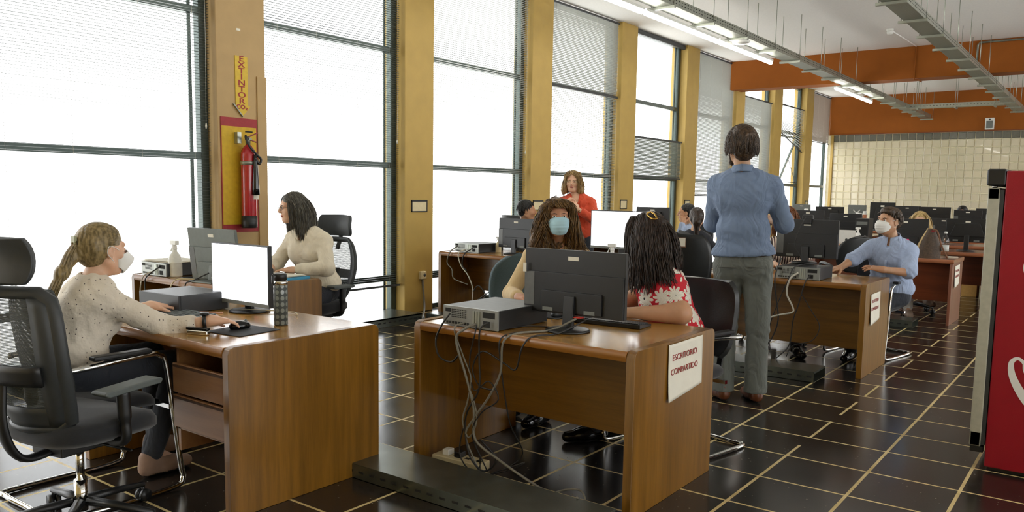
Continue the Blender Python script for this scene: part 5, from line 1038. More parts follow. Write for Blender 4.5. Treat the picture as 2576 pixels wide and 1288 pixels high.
def person(name, label, base, C, hy, hp=0.0, hr=0.0, skin=SKIN, body_yaw=0.0, chest=None, pelvis=None, arms=(), legs=(), shirt=None, sleeve=1.0, trousers=None, shoes=None, hands=True,
           build=1.0, female=False, collar=None, detail=True, hem=None, wr=(0.006, 42.0), neckc=None, twr=(0.006, 36.0), armk=1.0, res=0.009, loose=0.012, vneck=None, shoe_low=False, belly=0.0):
    """all joints in world coordinates; arms: (side, shoulder, elbow, wrist, hand dict), legs: (side, hip, knee, ankle, toe)"""
    root = thing('person', label, 'person', (base[0], base[1], 0)); off = np.array([base[0], base[1], 0.0]); root['kind_note'] = ''
    del root['kind_note']
    C = np.array(C, float); R = frame(hy, hp, hr); B = frame(body_yaw); chest = np.array(chest, float); pelvis = np.array(pelvis, float)
    up = chest - pelvis; up /= np.linalg.norm(up); fw = B[:, 1] - up * (up @ B[:, 1]); fw /= np.linalg.norm(fw); rt = np.cross(fw, up); TB = np.stack([rt, fw, up], 1)
    b = build
    def torso(S, g, k=0.05):
        S.ell(chest + up * 0.0, (0.155 * b + g, 0.10 * b + g, 0.17 + g), TB, k); S.ell((chest * 0.45 + pelvis * 0.55), (0.135 * b + g + belly * 0.5, 0.098 * b + g + belly, 0.16), TB, k)
        if female:
            for s in (-1, 1): S.ell(chest + rt * s * 0.07 + fw * (0.075 * b) - up * 0.02, (0.062 * b + g * .5, 0.055 * b + g * .5, 0.062 * b + g * .5), TB, 0.04)
        for a in arms: S.cone(chest + up * 0.10 + rt * a[0] * 0.05, np.array(a[1]) - up * 0.0, 0.05 * b + g * .5, 0.045 * b + g * .6, 0.06)
    def pelv(S, g, k=0.05): S.ell(pelvis, (0.155 * b + g, 0.11 * b + g, 0.12 + g), TB, k)
    arms = [(a[0], np.array(a[1]) - rt * a[0] * 0.028 - up * 0.035) + tuple(a[2:]) for a in arms]
    NB = chest + up * 0.14 - fw * 0.01; nh = C + R @ np.array((0, -0.02, -0.06))
    S = SDF(); torso(S, 0); pelv(S, 0); S.cone(NB, nh, 0.058 * (0.9 if female else 1.0), 0.05 * (0.88 if female else 1.0), 0.03)
    for a in arms: S.cone(a[1], a[2], 0.045 * b * armk, 0.037 * b * armk, 0.03); S.cone(a[2], a[3], 0.038 * b * armk, 0.024 * armk ** .5, 0.02)
    for l in legs: S.cone(l[1], l[2], 0.075 * b, 0.052 * b, 0.04); S.cone(l[2], l[3], 0.05 * b, 0.035, 0.03); S.cone(l[3], np.array(l[4], float) * 0.85 + np.array((l[3][0], l[3][1], l[4][2])) * 0.15 - np.array((0, 0, 0.008)), 0.03, 0.02, 0.02)
    parts = [S.mesh(0.011)]
    H = SDF(); H.cone(NB, nh, 0.0585 * (0.9 if female else 1.0), 0.0505 * (0.88 if female else 1.0), 0.03); head_prims(H, C, R, 1.0, detail)
    parts.append(H.mesh(0.0035 if detail else 0.005))
    for a in arms:
        if hands and a[4] is not None:
            h = a[4]; G = SDF(); G.cone(np.array(a[3]) * 0.75 + np.array(a[2]) * 0.25, a[3], 0.0285, 0.0245, 0.01); hand_prims(G, a[3], h['d'], h['n'], h['t'], h.get('curl', (.4, .4, .4, .4)), h.get('sc', 1.0 if not female else 0.92), h.get('spread', .12), h.get('tc', .4))
            parts.append(G.mesh(0.003 if detail else 0.004))
    def cls(P):
        q = (P - C) @ R; m = (((q[:, 0] / 0.023) ** 2 + ((q[:, 2] + 0.0595) / 0.0098) ** 2) < 1) & (q[:, 1] > 0.08); return m.astype(int)
    sdf_obj('body', parts, [skin, LIPS], root, off, cls)
    if detail: eyes(root, C, R, off)
    if shirt is not None:
        S = SDF(); g = loose; torso(S, g)
        S.ell(pelvis + up * 0.04, (0.168 * b + g, 0.12 * b + g + belly, 0.12), TB, 0.05)
        for a in arms:
            sh, el, wr_ = map(np.array, a[1:4]); sl = sleeve[0 if a[0] < 0 else 1] if isinstance(sleeve, tuple) else sleeve
            if sl <= 1.0: e = sh + (el - sh) * sl; S.cone(sh, e, 0.054 * b + g * .4, 0.05 * b + g * .6, 0.035)
            else:
                S.cone(sh, el, 0.052 * b + g * .4, 0.044 * b + g * .6, 0.035); t = sl - 1; e = el + (wr_ - el) * t; S.cone(el, e, 0.046 * b + g * .6, 0.034 * b + g * .5, 0.025)
                if t > 0.3: S.cone(e - (wr_ - el) * 0.09, e, 0.037 * b + g * .5, 0.038 * b + g * .5, 0.006)
        S.cone(NB - up * 0.03, NB + up * 0.0, 0.068, 0.06, 0.03)
        S.cone(NB + up * 0.035, nh + (nh - NB) * 0.3, 0.056, 0.06, 0.006, -1)
        if vneck: S.cone(chest + fw * 0.13 + up * (0.14 - vneck), NB + up * 0.06 + fw * 0.05, 0.012, 0.055, 0.01, -1)
        if hem is not None: S.half(pelvis + up * hem, -up)
        V = S.mesh(res, wr); so = sdf_obj('shirt', [V], shirt if isinstance(shirt, list) else [shirt], root, off)
        if collar is not None:
            cb = MB()
            for s in (-1, 1):
                def Pc(u, v, s=s):
                    a = s * (0.15 + 3.05 * u); rr = 0.064 + 0.026 * v ** 1.3; 
                    p = NB + up * (0.085 - 0.048 * v - 0.022 * (1 - u) - 0.01) + (rt * math.sin(a) + fw * math.cos(a) * 1.0) * rr + fw * (0.012 * (1 - u) + 0.012 * v * (1 - u)) - up * (0.05 * v * max(0, 1 - u * 4))
                    return tuple(p - off)
                cb.grid(Pc, 14, 4, 0.004)
            obj('collar', cb, collar, so)
    else: so = None
    if trousers is not None:
        T_ = SDF(); pelv(T_, 0.018)
        for l in legs:
            hp_, kn, an = map(np.array, l[1:4]); e = an + (kn - an) / np.linalg.norm(kn - an) * 0.0
            T_.cone(hp_, kn, 0.088 * b, 0.066 * b, 0.04); T_.cone(kn, e, 0.064 * b, 0.055 * b, 0.03)
        sdf_obj('trousers', [T_.mesh(res, twr)], [trousers], root, off)
    if shoes is not None:
        for l in legs:
            an, to = np.array(l[3], float), np.array(l[4], float); d = to - an; d[2] = 0; d /= np.linalg.norm(d); zb = an[2]
            K = SDF(); fl_ = 0.028 if an[2] < 0.16 else an[2] - 0.07; heel = np.array([an[0], an[1], fl_ + 0.012]) - d * 0.03; K.cone(heel, heel + d * 0.1, 0.038, 0.038, 0.03); K.cone(heel + d * 0.1, heel + d * 0.2 - np.array([0, 0, 0.006]), 0.042, 0.032, 0.03)
            K.cone(heel + np.array([0, 0, 0.04]) + d * 0.02, heel + d * 0.13 + np.array([0, 0, 0.004]), 0.04, 0.035, 0.02)
            if not shoe_low: K.cone(heel + np.array([0, 0, 0.02]), heel + np.array([0, 0, 0.055]), 0.036, 0.036, 0.03)
            K.half(np.array([0, 0, fl_ - 0.026]), np.array([0, 0, -1.0])); q = sdf_obj('shoe', [K.mesh(0.006)], [shoes, BLACK], root, off, lambda P, z=fl_: (P[:, 2] < z - 0.012).astype(int))
    return root, C, R, off, so, (chest, pelvis, TB, NB)
def T3(C, R, off, p): return tuple(C + R @ np.array(p) - off)
def glasses(root, C, R, off, m, r=0.021):
    mb = MB()
    for s in (-1, 1):
        ring = [T3(C, R, off, (s * 0.031 + r * 1.15 * math.cos(a), 0.098 - 0.004 * abs(math.cos(a)), 0.0 + r * 0.85 * math.sin(a))) for a in np.linspace(0, 2 * PI, 17)]
        mb.tube(ring, 0.0016, 5, cap=False); mb.tube([T3(C, R, off, (s * 0.056, 0.094, 0.006)), T3(C, R, off, (s * 0.078, 0.03, 0.006)), T3(C, R, off, (s * 0.08, -0.01, 0.004))], 0.0015, 5)
    mb.tube([T3(C, R, off, (-0.008, 0.1, 0.004)), T3(C, R, off, (0, 0.103, 0.007)), T3(C, R, off, (0.008, 0.1, 0.004))], 0.0015, 5)
    g = obj('glasses', mb, m, root); return g
def hair_sdf(root, C, R, off, m, prims, cut=None, name='hair', wr=(0.004, 160.0), res=0.0045, faceclear=True, strand=None):
    S = SDF()
    for q in prims:
        if q[0] == 'e': S.ell(C + R @ np.array(q[1]), q[2], R, q[3] if len(q) > 3 else 0.03)
        else: S.cone(C + R @ np.array(q[1]), C + R @ np.array(q[2]), q[3], q[4], q[5] if len(q) > 5 else 0.03)
    if faceclear:
        S.ell(C + R @ np.array((0, 0.085, -0.02)), (0.055, 0.07, 0.075), R, 0.012, -1); S.ell(C + R @ np.array((0, 0.06, -0.075)), (0.058, 0.07, 0.06), R, 0.012, -1)
    for q in (cut or []): S.ell(C + R @ np.array(q[0]), q[1], R, 0.008, -1)
    V, Q = S.mesh(res, wr); mb = MB(); V = V - off; mb.v = [tuple(v) for v in V.tolist()]; mb.f = [tuple(map(int, q)) for q in Q]; mb.mi = [0] * len(Q); mb.sm = [True] * len(Q)
    if strand is not None:
        st = strand; o = len(mb.v); mb.v += [(v[0] - off[0], v[1] - off[1], v[2]) for v in st.v]; mb.f += [tuple(i + o for i in f) for f in st.f]; mb.mi += st.mi; mb.sm += st.sm
    return obj(name, mb, m, root)
# ---------------------------------------------------------------- the people
def dots_cloth():
    t = NT('cream_dotted_blouse'); tc = t.add('ShaderNodeTexCoord').outputs['Object']; v = t.add('ShaderNodeTexVoronoi', {'Vector': tc, 'Scale': 48.0, 'Randomness': 0.3}); h = t.math('LESS_THAN', v.outputs['Distance'], 0.145)
    mx = t.add('ShaderNodeMix', {0: h, 6: (*lin((214, 204, 186)), 1), 7: (*lin((60, 50, 46)), 1)}, data_type='RGBA').outputs[2]; t.set('Base Color', mx); t.set('Roughness', 0.85)
    n = t.add('ShaderNodeTexNoise', {'Vector': tc, 'Scale': 16.0, 'Detail': 3.0}).outputs['Fac']; t.bump(n, 0.5, 0.03); return t.m
def floral_cloth():
    t = NT('red_floral_print'); tc = t.add('ShaderNodeTexCoord').outputs['Object']; wp = t.add('ShaderNodeTexNoise', {'Vector': tc, 'Scale': 30.0}).outputs['Fac']
    v = t.add('ShaderNodeTexVoronoi', {'Vector': tc, 'Scale': 9.5, 'Randomness': 0.5}); d = t.add('ShaderNodeVectorMath', {0: t.add('ShaderNodeMapping', {'Vector': tc}).outputs[0], 1: v.outputs['Position']}, operation='SUBTRACT').outputs[0]
    sp = t.add('ShaderNodeSeparateXYZ', {0: d}).outputs; a = t.math('ARCTAN2', sp[2], t.math('ADD', sp[0], t.math('MULTIPLY', sp[1], 0.8))); r = v.outputs['Distance']
    ca = t.math('ABSOLUTE', t.math('COSINE', t.math('MULTIPLY', a, 4.0))); rad = t.math('ADD', 0.32, t.math('MULTIPLY', ca, 0.27)); pet = t.math('LESS_THAN', t.math('ADD', r, t.math('MULTIPLY', wp, 0.06)), rad)
    veins = t.math('LESS_THAN', t.math('ABSOLUTE', t.math('SINE', t.math('ADD', t.math('MULTIPLY', a, 16.0), t.math('MULTIPLY', wp, 3.0)))), 0.16); core = t.math('LESS_THAN', r, 0.09)
    dark = t.math('MAXIMUM', t.math('MULTIPLY', veins, t.math('LESS_THAN', r, 0.5)), core)
    m1 = t.add('ShaderNodeMix', {0: dark, 6: (*lin((226, 220, 204)), 1), 7: (*lin((40, 34, 34)), 1)}, data_type='RGBA').outputs[2]
    m2 = t.add('ShaderNodeMix', {0: pet, 6: (*lin((190, 22, 40)), 1), 7: m1}, data_type='RGBA').outputs[2]; t.set('Base Color', m2); t.set('Roughness', 0.8)
    n = t.add('ShaderNodeTexNoise', {'Vector': tc, 'Scale': 14.0, 'Detail': 3.0}).outputs['Fac']; t.bump(n, 0.4, 0.03); return t.m
def stripe_cloth():
    t = NT('striped_blouse'); tc = t.add('ShaderNodeTexCoord').outputs['Object']; sp = t.add('ShaderNodeSeparateXYZ', {0: tc}).outputs
    s = t.math('SINE', t.math('MULTIPLY', t.math('ADD', sp[0], t.math('MULTIPLY', sp[1], 0.6)), 240.0)); c = t.ramp(t.math('ADD', t.math('MULTIPLY', s, 0.5), 0.5), [(0.35, lin((226, 214, 196))), (0.5, lin((150, 84, 70))), (0.75, lin((60, 48, 50)))]); t.set('Base Color', c); t.set('Roughness', 0.85); return t.m
JEAN = cloth('dark_trousers', (44, 48, 56)); GREYT = cloth('grey_suit_trousers', (104, 108, 102), 0.5); WHITET = cloth('white_trousers', (220, 216, 206))
SHIRTB = cloth('mid_blue_shirt', (112, 130, 158), 0.5); SHIRTL = cloth('pale_blue_shirt', (160, 176, 204), 0.5); CREAMS = cloth('cream_shirt', (218, 208, 184), 0.28); BEIGE = cloth('beige_knit_top', (206, 180, 134), 0.25)
ORNG = cloth('orange_red_blazer', (200, 72, 38), 0.4); BRSH = mat('brown_leather_shoe', (104, 58, 32), 0.35); BKSH = mat('black_patent_shoe', (20, 20, 22), 0.12); TAUPE = mat('taupe_suede_shoe', (150, 122, 104), 0.8)
H_DB = hairmat('dark_blonde_hair', (92, 78, 46), (150, 130, 88)); H_GR = hairmat('greying_dark_hair', (44, 40, 34), (96, 92, 80)); H_BR = hairmat('curly_brown_hair', (54, 38, 22), (130, 98, 54)); H_DK = hairmat('very_dark_brown_hair', (26, 19, 15), (62, 46, 36))
H_BK = hairmat('black_hair', (16, 15, 14), (40, 38, 36)); H_BM = hairmat('short_brown_hair', (38, 28, 18), (82, 62, 42)); H_BL = hairmat('blonde_hair', (150, 122, 70), (206, 180, 124)); H_AU = hairmat('auburn_hair', (84, 46, 24), (140, 86, 48)); H_GB = hairmat('wavy_golden_brown_hair', (104, 80, 44), (172, 142, 88))
GOLD = mat('gold_metal', (200, 160, 80), 0.25, 1.0)
CAP = [('e', (0, -0.022, 0.042), (0.084, 0.102, 0.09)), ('e', (0, -0.05, 0.0), (0.079, 0.072, 0.085))]
# woman with ponytail, foreground left
r_, C, R, off, so, tb = person('ponytail_woman', 'seated woman with dark blonde ponytail, white mask and cream dotted blouse, hand on a mouse', (-3.76, 1.75), (-3.76, 1.865, 1.105), 0.06, -0.03, 0.0,
    body_yaw=-0.1, chest=(-3.76, 1.775, 0.825), pelvis=(-3.77, 1.70, 0.60), female=True, build=0.98,
    arms=[(1, (-3.595, 1.80, 0.925), (-3.49, 2.02, 0.745), (-3.325, 2.13, 0.79), dict(d=(0.25, 1, -0.12), n=(0, -0.1, -1), t=-1, curl=(.35, .4, .45, .5))), (-1, (-3.93, 1.82, 0.925), (-4.02, 2.0, 0.755), (-3.985, 2.21, 0.785), dict(d=(0.12, 1, -0.1), n=(0, -0.1, -1), t=1, curl=(.5, .55, .5, .6)))],
    legs=[(1, (-3.67, 1.75, 0.56), (-3.62, 2.14, 0.55), (-3.68, 2.03, 0.12), (-3.68, 2.18, 0.05)), (-1, (-3.87, 1.75, 0.56), (-3.9, 2.16, 0.55), (-3.95, 2.2, 0.11), (-3.95, 2.34, 0.05))],
    shirt=dots_cloth(), sleeve=(1.5, 1.5), trousers=JEAN, shoes=TAUPE, hem=-0.06, loose=0.024, wr=(0.006, 44.0))
mask(r_, C, R, off, MASKW, cone=True)
tail = MB()
def lock(mb, pts, r0, r1, n, seed, w=0.006, cf=0.0, ca=0.0):
    rnd = random.Random(seed); P = cat_curve(pts, 6); N = len(P)
    for _ in range(n):
        a = rnd.uniform(0, 6.28); q = math.sqrt(rnd.random()); ph = rnd.uniform(0, 6.28); L = int(N * rnd.uniform(0.75, 1.0)); o = []
        for i in range(L):
            t = i / (N - 1); r = (r0 + (r1 - r0) * t) * q; o.append(P[i] + Vector((math.cos(a + 0.6 * t) * r + ca * math.sin(cf * t + ph), math.sin(a + 0.6 * t) * r + ca * math.cos(cf * t + ph), 0.3 * r * math.sin(a))))
        mb.tube(o, [w * (0.6 + 0.6 * math.sin(PI * (0.1 + 0.85 * i / (L - 1)))) for i in range(L)], 5, flat=0.6)
W_ = lambda p: tuple(C + R @ np.array(p))
sm = strands(C, R, 2200, 0.2, 3, w=0.0018, gather=((0, -0.125, 0.03), 0.95), jitter=0.05, zmin=-0.55)
lock(sm, [W_((0, -0.115, 0.04)), W_((0, -0.15, -0.01)), W_((0, -0.185, -0.09)), W_((0, -0.225, -0.17)), W_((0, -0.25, -0.235))], 0.022, 0.028, 200, 4, 0.003)
hair_sdf(r_, C, R, off, H_DB, CAP + [('c', (0, -0.09, 0.04), (0, -0.19, -0.1), 0.03, 0.026), ('c', (0, -0.19, -0.1), (0, -0.24, -0.2), 0.026, 0.01)], cut=[((0.085, 0.02, -0.01), (0.02, 0.04, 0.04)), ((-0.085, 0.02, -0.01), (0.02, 0.04, 0.04))], strand=sm)
obj('hair_clip', MB().bar(T3(C, R, off, (0, -0.135, 0.065)), T3(C, R, off, (0, -0.13, 0.0)), 0.03, 0.012), mat('pale_hair_clip', (150, 150, 110), 0.4), r_)
obj('watch', MB().tube([(-3.345 + 3.76, 2.105 - 1.75, 0.787), (-3.335 + 3.76, 2.118 - 1.75, 0.788)], 0.032, 16).tube([(-3.34 + 3.76, 2.11 - 1.75, 0.818), (-3.34 + 3.76, 2.11 - 1.75, 0.828)], 0.021, 16), BLACK, r_)
# long haired woman at the window desk
r_, C, R, off, so, tb = person('window_woman', 'seated woman with long greying dark hair and glasses in a cream shirt by the window', (-5.2, 4.2), (-5.24, 4.10, 1.25), 2.75, -0.04, 0.0,
    body_yaw=PI + 0.25, chest=(-5.14, 4.19, 0.93), pelvis=(-5.12, 4.27, 0.60), female=True, build=1.02,
    arms=[(-1, (-4.955, 4.20, 1.03), (-4.86, 4.12, 0.795), (-5.02, 3.92, 0.785), dict(d=(-1, -0.5, 0), n=(0, 0, -1), t=1)), (1, (-5.31, 4.13, 1.03), (-5.42, 4.08, 0.80), (-5.25, 3.9, 0.785), dict(d=(0.3, -1, 0), n=(0, 0, -1), t=-1))],
    legs=[(1, (-5.2, 4.2, 0.56), (-5.22, 3.8, 0.55), (-5.22, 3.82, 0.1), (-5.22, 3.68, 0.04)), (-1, (-5.02, 4.2, 0.56), (-5.0, 3.8, 0.55), (-5.0, 3.85, 0.1), (-5.0, 3.7, 0.04))],
    shirt=CREAMS, sleeve=(1.75, 1.75), trousers=JEAN, shoes=BKSH, hem=-0.05, loose=0.026, collar=CREAMS, vneck=0.07)
glasses(r_, C, R, off, BLACK)
hair_sdf(r_, C, R, off, H_GR, CAP + [('c', (-0.05, -0.05, 0.0), (-0.075, -0.06, -0.14), 0.05, 0.045), ('c', (0.05, -0.05, 0.0), (0.075, -0.05, -0.13), 0.045, 0.04), ('c', (-0.06, -0.07, -0.1), (-0.06, -0.02, -0.22), 0.05, 0.02), ('c', (0.0, -0.09, 0.0), (0, -0.1, -0.16), 0.06, 0.04)], strand=strands(C, R, 2000, 0.34, 5, w=0.002, curl=0.004, cf=9, jitter=0.12, part=0.0, zmin=-0.3, out=0.22))
# masked woman with curly brown hair, centre
r_, C, R, off, so, tb = person('masked_woman', 'seated woman with curly brown hair, blue face mask and beige top behind the centre monitor', (-2.8, 4.3), (-2.81, 4.22, 1.243), PI + 0.74, 0.12, 0.03,
    body_yaw=PI + 0.25, chest=(-2.86, 4.33, 0.92), pelvis=(-2.9, 4.4, 0.60), female=True, build=1.06, skin=mat('skin_warm', (190, 140, 110), 0.5, var=0.05, Subsurface_Weight=0.1),
    arms=[(1, (-3.06, 4.26, 1.02), (-3.10, 4.14, 0.75), (-2.80, 3.82, 0.785), dict(d=(1, -0.35, 0), n=(0, 0, -1), t=-1)), (-1, (-2.67, 4.37, 1.02), (-2.56, 4.25, 0.78), (-2.54, 3.95, 0.78), dict(d=(0.1, -1, 0), n=(0, 0, -1), t=1))],
    legs=[(1, (-2.99, 4.3, 0.56), (-2.98, 3.93, 0.55), (-2.95, 3.98, 0.1), (-2.95, 3.84, 0.04)), (-1, (-2.8, 4.32, 0.56), (-2.74, 3.93, 0.55), (-2.74, 4.0, 0.1), (-2.74, 3.86, 0.04))],
    shirt=BEIGE, sleeve=(1.8, 1.8), trousers=JEAN, shoes=BKSH, hem=-0.05, loose=0.008, wr=(0.003, 30.0), vneck=0.05)
mask(r_, C, R, off, MASKB)
sm = strands(C, R, 2200, 0.38, 7, curl=0.014, cf=17, w=0.0022, seg=22, jitter=0.25, zmin=-0.25, out=0.42, part=-0.1)
CC = lambda p: tuple(C + R @ np.array(p))
for s in (-1, 1):
    for j in range(3): lock(sm, [CC((s * 0.03, 0.06, 0.112)), CC((s * (0.07 + 0.006 * j), 0.066, 0.075)), CC((s * (0.088 + 0.006 * j), 0.045, 0.01)), CC((s * (0.10 + .01 * j), 0.03, -0.08)), CC((s * (0.12 + .015 * j), 0.01, -0.18)), CC((s * (0.135 + 0.02 * j), -0.02, -0.27 + .03 * j))], 0.01, 0.03, 60, 11 + j, 0.0024, 14, 0.012)
for j in range(5): lock(sm, [CC((0.01, 0.03, 0.128)), CC((-0.03 + 0.015 * j, 0.075, 0.11)), CC((-0.06 + 0.02 * j, 0.09, 0.075)), CC((-0.078 + 0.018 * j, 0.088, 0.05))], 0.006, 0.012, 40, 30 + j, 0.0022, 6, 0.003)
hair_sdf(r_, C, R, off, H_BR, CAP + [('c', (s * 0.06, -0.03, 0.02), (s * 0.11, -0.03, -0.14), 0.05, 0.06) for s in (-1, 1)] + [('c', (s * 0.11, -0.03, -0.14), (s * 0.14, 0.0, -0.23), 0.055, 0.03) for s in (-1, 1)] + [('c', (0, -0.08, 0), (0, -0.1, -0.2), 0.07, 0.07)], strand=sm, wr=(0.01, 120.0), cut=[((0, 0.08, 0.0), (0.066, 0.07, 0.08))])
# woman in the red floral blouse
r_, C, R, off, so, tb = person('floral_woman', 'seated woman with long dark wavy hair and a gold hair clip, red floral blouse', (-1.93, 4.05), (-2.075, 4.0, 1.18), 1.42, -0.03, 0.0,
    body_yaw=1.95, chest=(-1.97, 4.05, 0.865), pelvis=(-1.90, 4.09, 0.60), female=True, build=1.1, skin=SKIND,
    arms=[(-1, (-1.90, 3.935, 0.94), (-1.795, 3.875, 0.785), (-2.035, 3.735, 0.782), dict(d=(-1, -0.12, -0.05), n=(0.1, 0, -1), t=1, curl=(.5, .6, .6, .7))), (1, (-2.07, 4.20, 0.94), (-2.2, 4.06, 0.79), (-2.2, 3.84, 0.785), dict(d=(-0.2, -1, -0.05), n=(0, 0, -1), t=-1))],
    legs=[(-1, (-1.97, 3.99, 0.56), (-2.32, 3.97, 0.55), (-2.3, 3.9, 0.1), (-2.38, 3.80, 0.04)), (1, (-1.97, 4.18, 0.56), (-2.35, 4.2, 0.55), (-2.25, 4.1, 0.1), (-2.38, 4.05, 0.04))],
    shirt=floral_cloth(), sleeve=(0.62, 0.62), trousers=JEAN, shoes=BKSH, hem=-0.08, loose=0.02, vneck=0.08, collar=None, armk=1.35)
glasses(r_, C, R, off, BLACK)
sm = strands(C, R, 2600, 0.36, 9, curl=0.007, cf=11, w=0.0021, seg=18, jitter=0.16, zmin=-0.25, out=0.28, part=0.0)
CC = lambda p: tuple(C + R @ np.array(p))
for j in range(4): lock(sm, [CC((-0.05, 0.05, 0.1)), CC((-0.085, 0.05, 0.04)), CC((-0.095 - 0.004 * j, 0.035, -0.06)), CC((-0.09, 0.03, -0.16)), CC((-0.09 + 0.01 * j, 0.03, -0.25 + 0.02 * j))], 0.014, 0.03, 80, 50 + j, 0.0023, 8, 0.006)
for j in range(3): lock(sm, [CC((-0.04, -0.09, 0.02)), CC((-0.05, -0.12, -0.08)), CC((-0.06, -0.16, -0.18)), CC((-0.06, -0.19 - 0.01 * j, -0.27))], 0.04, 0.05, 120, 60 + j, 0.0023, 9, 0.008)
hair_sdf(r_, C, R, off, H_DK, CAP + [('c', (0, -0.05, 0.02), (0, -0.08, -0.1), 0.08, 0.075), ('c', (0, -0.08, -0.1), (-0.02, -0.13, -0.22), 0.075, 0.04), ('c', (-0.06, 0.0, 0.02), (-0.075, 0.01, -0.16), 0.045, 0.04)], strand=sm, wr=(0.007, 130.0))
obj('hair_clip', MB().tube(cat_curve([T3(C, R, off, (-0.045, -0.06, 0.125)), T3(C, R, off, (-0.06, -0.1, 0.11)), T3(C, R, off, (-0.072, -0.118, 0.088)), T3(C, R, off, (-0.082, -0.095, 0.09)), T3(C, R, off, (-0.07, -0.055, 0.113)), T3(C, R, off, (-0.045, -0.06, 0.125))]), 0.005, 6), GOLD, r_)
# woman in the orange red blazer
r_, C, R, off, so, tb = person('blazer_woman', 'standing woman with wavy golden brown hair and glasses in an orange red blazer, hands clasped', (-5.1, 8.05), (-5.12, 8.0, 1.532), PI + 0.42, -0.04, 0.0,
    body_yaw=PI + 0.5, chest=(-5.09, 8.06, 1.225), pelvis=(-5.07, 8.1, 0.90), female=True, build=1.04,
    arms=[(-1, (-4.92, 8.13, 1.325), (-4.80, 8.0, 1.09), (-4.92, 7.80, 1.22), dict(d=(-0.6, 0, 0.9), n=(-1, 0.2, 0), t=1, curl=(.2, .9, .9, 1.0))), (1, (-5.29, 8.0, 1.325), (-5.2, 7.86, 1.08), (-5.04, 7.74, 1.235), dict(d=(0.4, 0, 1), n=(0.6, 0.8, 0), t=-1, curl=(.9, .9, .9, 1.0)))],
    legs=[(1, (-5.16, 8.08, 0.86), (-5.17, 8.07, 0.48), (-5.17, 8.1, 0.1), (-5.13, 7.98, 0.04)), (-1, (-4.99, 8.13, 0.86), (-4.98, 8.12, 0.48), (-4.98, 8.14, 0.1), (-4.93, 8.02, 0.04))],
    shirt=ORNG, sleeve=(1.7, 1.7), trousers=JEAN, shoes=BKSH, hem=-0.22, loose=0.022, vneck=0.10, collar=None)
glasses(r_, C, R, off, mat('pale_glasses_frame', (200, 190, 150), 0.3))
obj('watch', MB().tube([(-4.912 + 5.1, 7.815 - 8.05, 1.207), (-4.919 + 5.1, 7.806 - 8.05, 1.216)], 0.029, 14), GOLD, r_)
CCb, CCt = tb[0], tb[1]
lp = MB(); up_ = tb[2][:, 2]; rt_ = tb[2][:, 0]; fw_ = tb[2][:, 1]
for s in (-1, 1): lp.grid(lambda u, v, s=s: tuple(tb[3] + up_ * (0.03 - 0.26 * v) + rt_ * s * ((0.055 + 0.035 * u) * (1 - v) + 0.012 + 0.05 * u * math.sin(PI * v)) + fw_ * (0.03 + 0.105 * min(1, v * 2.4) + 0.006) - off), 4, 12, 0.006)
obj('lapels', lp, ORNG, so)
hair_sdf(r_, C, R, off, H_GB, CAP + [('c', (s * 0.06, -0.01, 0.05), (s * 0.095, 0.0, -0.1), 0.04, 0.045) for s in (-1, 1)], strand=strands(C, R, 1400, 0.22, 13, curl=0.01, cf=12, seg=18, w=0.0024, jitter=0.2, zmin=-0.2, out=0.3, part=-0.03), cut=[((0.01, 0.08, 0.0), (0.062, 0.06, 0.085))])
tag(obj('folded_mask', MB().grid(lambda u, v: (-4.99 + 0.05 * u, 7.74 - 0.02 * u, 1.26 - 0.07 * v - 0.03 * u), 3, 3, 0.004), MASKB), 'blue and white face mask held by the woman in the blazer', 'face mask')
# short haired man by the window
r_, C, R, off, so, tb = person('window_man', 'man with short black hair seen from behind beside the masked woman', (-5.5, 7.65), (-5.475, 7.6, 1.19), -0.95, -0.03, 0.0, body_yaw=-0.9, chest=(-5.52, 7.62, 0.88), pelvis=(-5.54, 7.66, 0.57), build=1.05, detail=False, skin=SKIND,
    arms=[(1, (-5.4, 7.48, 0.98), (-5.3, 7.45, 0.74), (-5.2, 7.6, 0.7), None), (-1, (-5.62, 7.8, 0.98), (-5.55, 7.95, 0.75), (-5.38, 8.0, 0.7), None)], legs=[(1, (-5.48, 7.6, 0.53), (-5.15, 7.75, 0.5), (-5.15, 7.75, 0.1), (-5.05, 7.8, 0.04)), (-1, (-5.54, 7.76, 0.53), (-5.22, 7.95, 0.5), (-5.2, 7.95, 0.1), (-5.1, 8.0, 0.04))],
    shirt=SHIRTL, sleeve=(1.9, 1.9), trousers=JEAN, shoes=BKSH, hem=-0.05)
hair_sdf(r_, C, R, off, H_BK, [('e', (0, -0.025, 0.045), (0.082, 0.1, 0.086)), ('e', (0, -0.055, -0.005), (0.074, 0.06, 0.07))], strand=strands(C, R, 200, 0.05, 15, w=0.003, zmin=-0.1), cut=[((s * 0.09, 0.0, -0.02), (0.03, 0.03, 0.04)) for s in (-1, 1)])
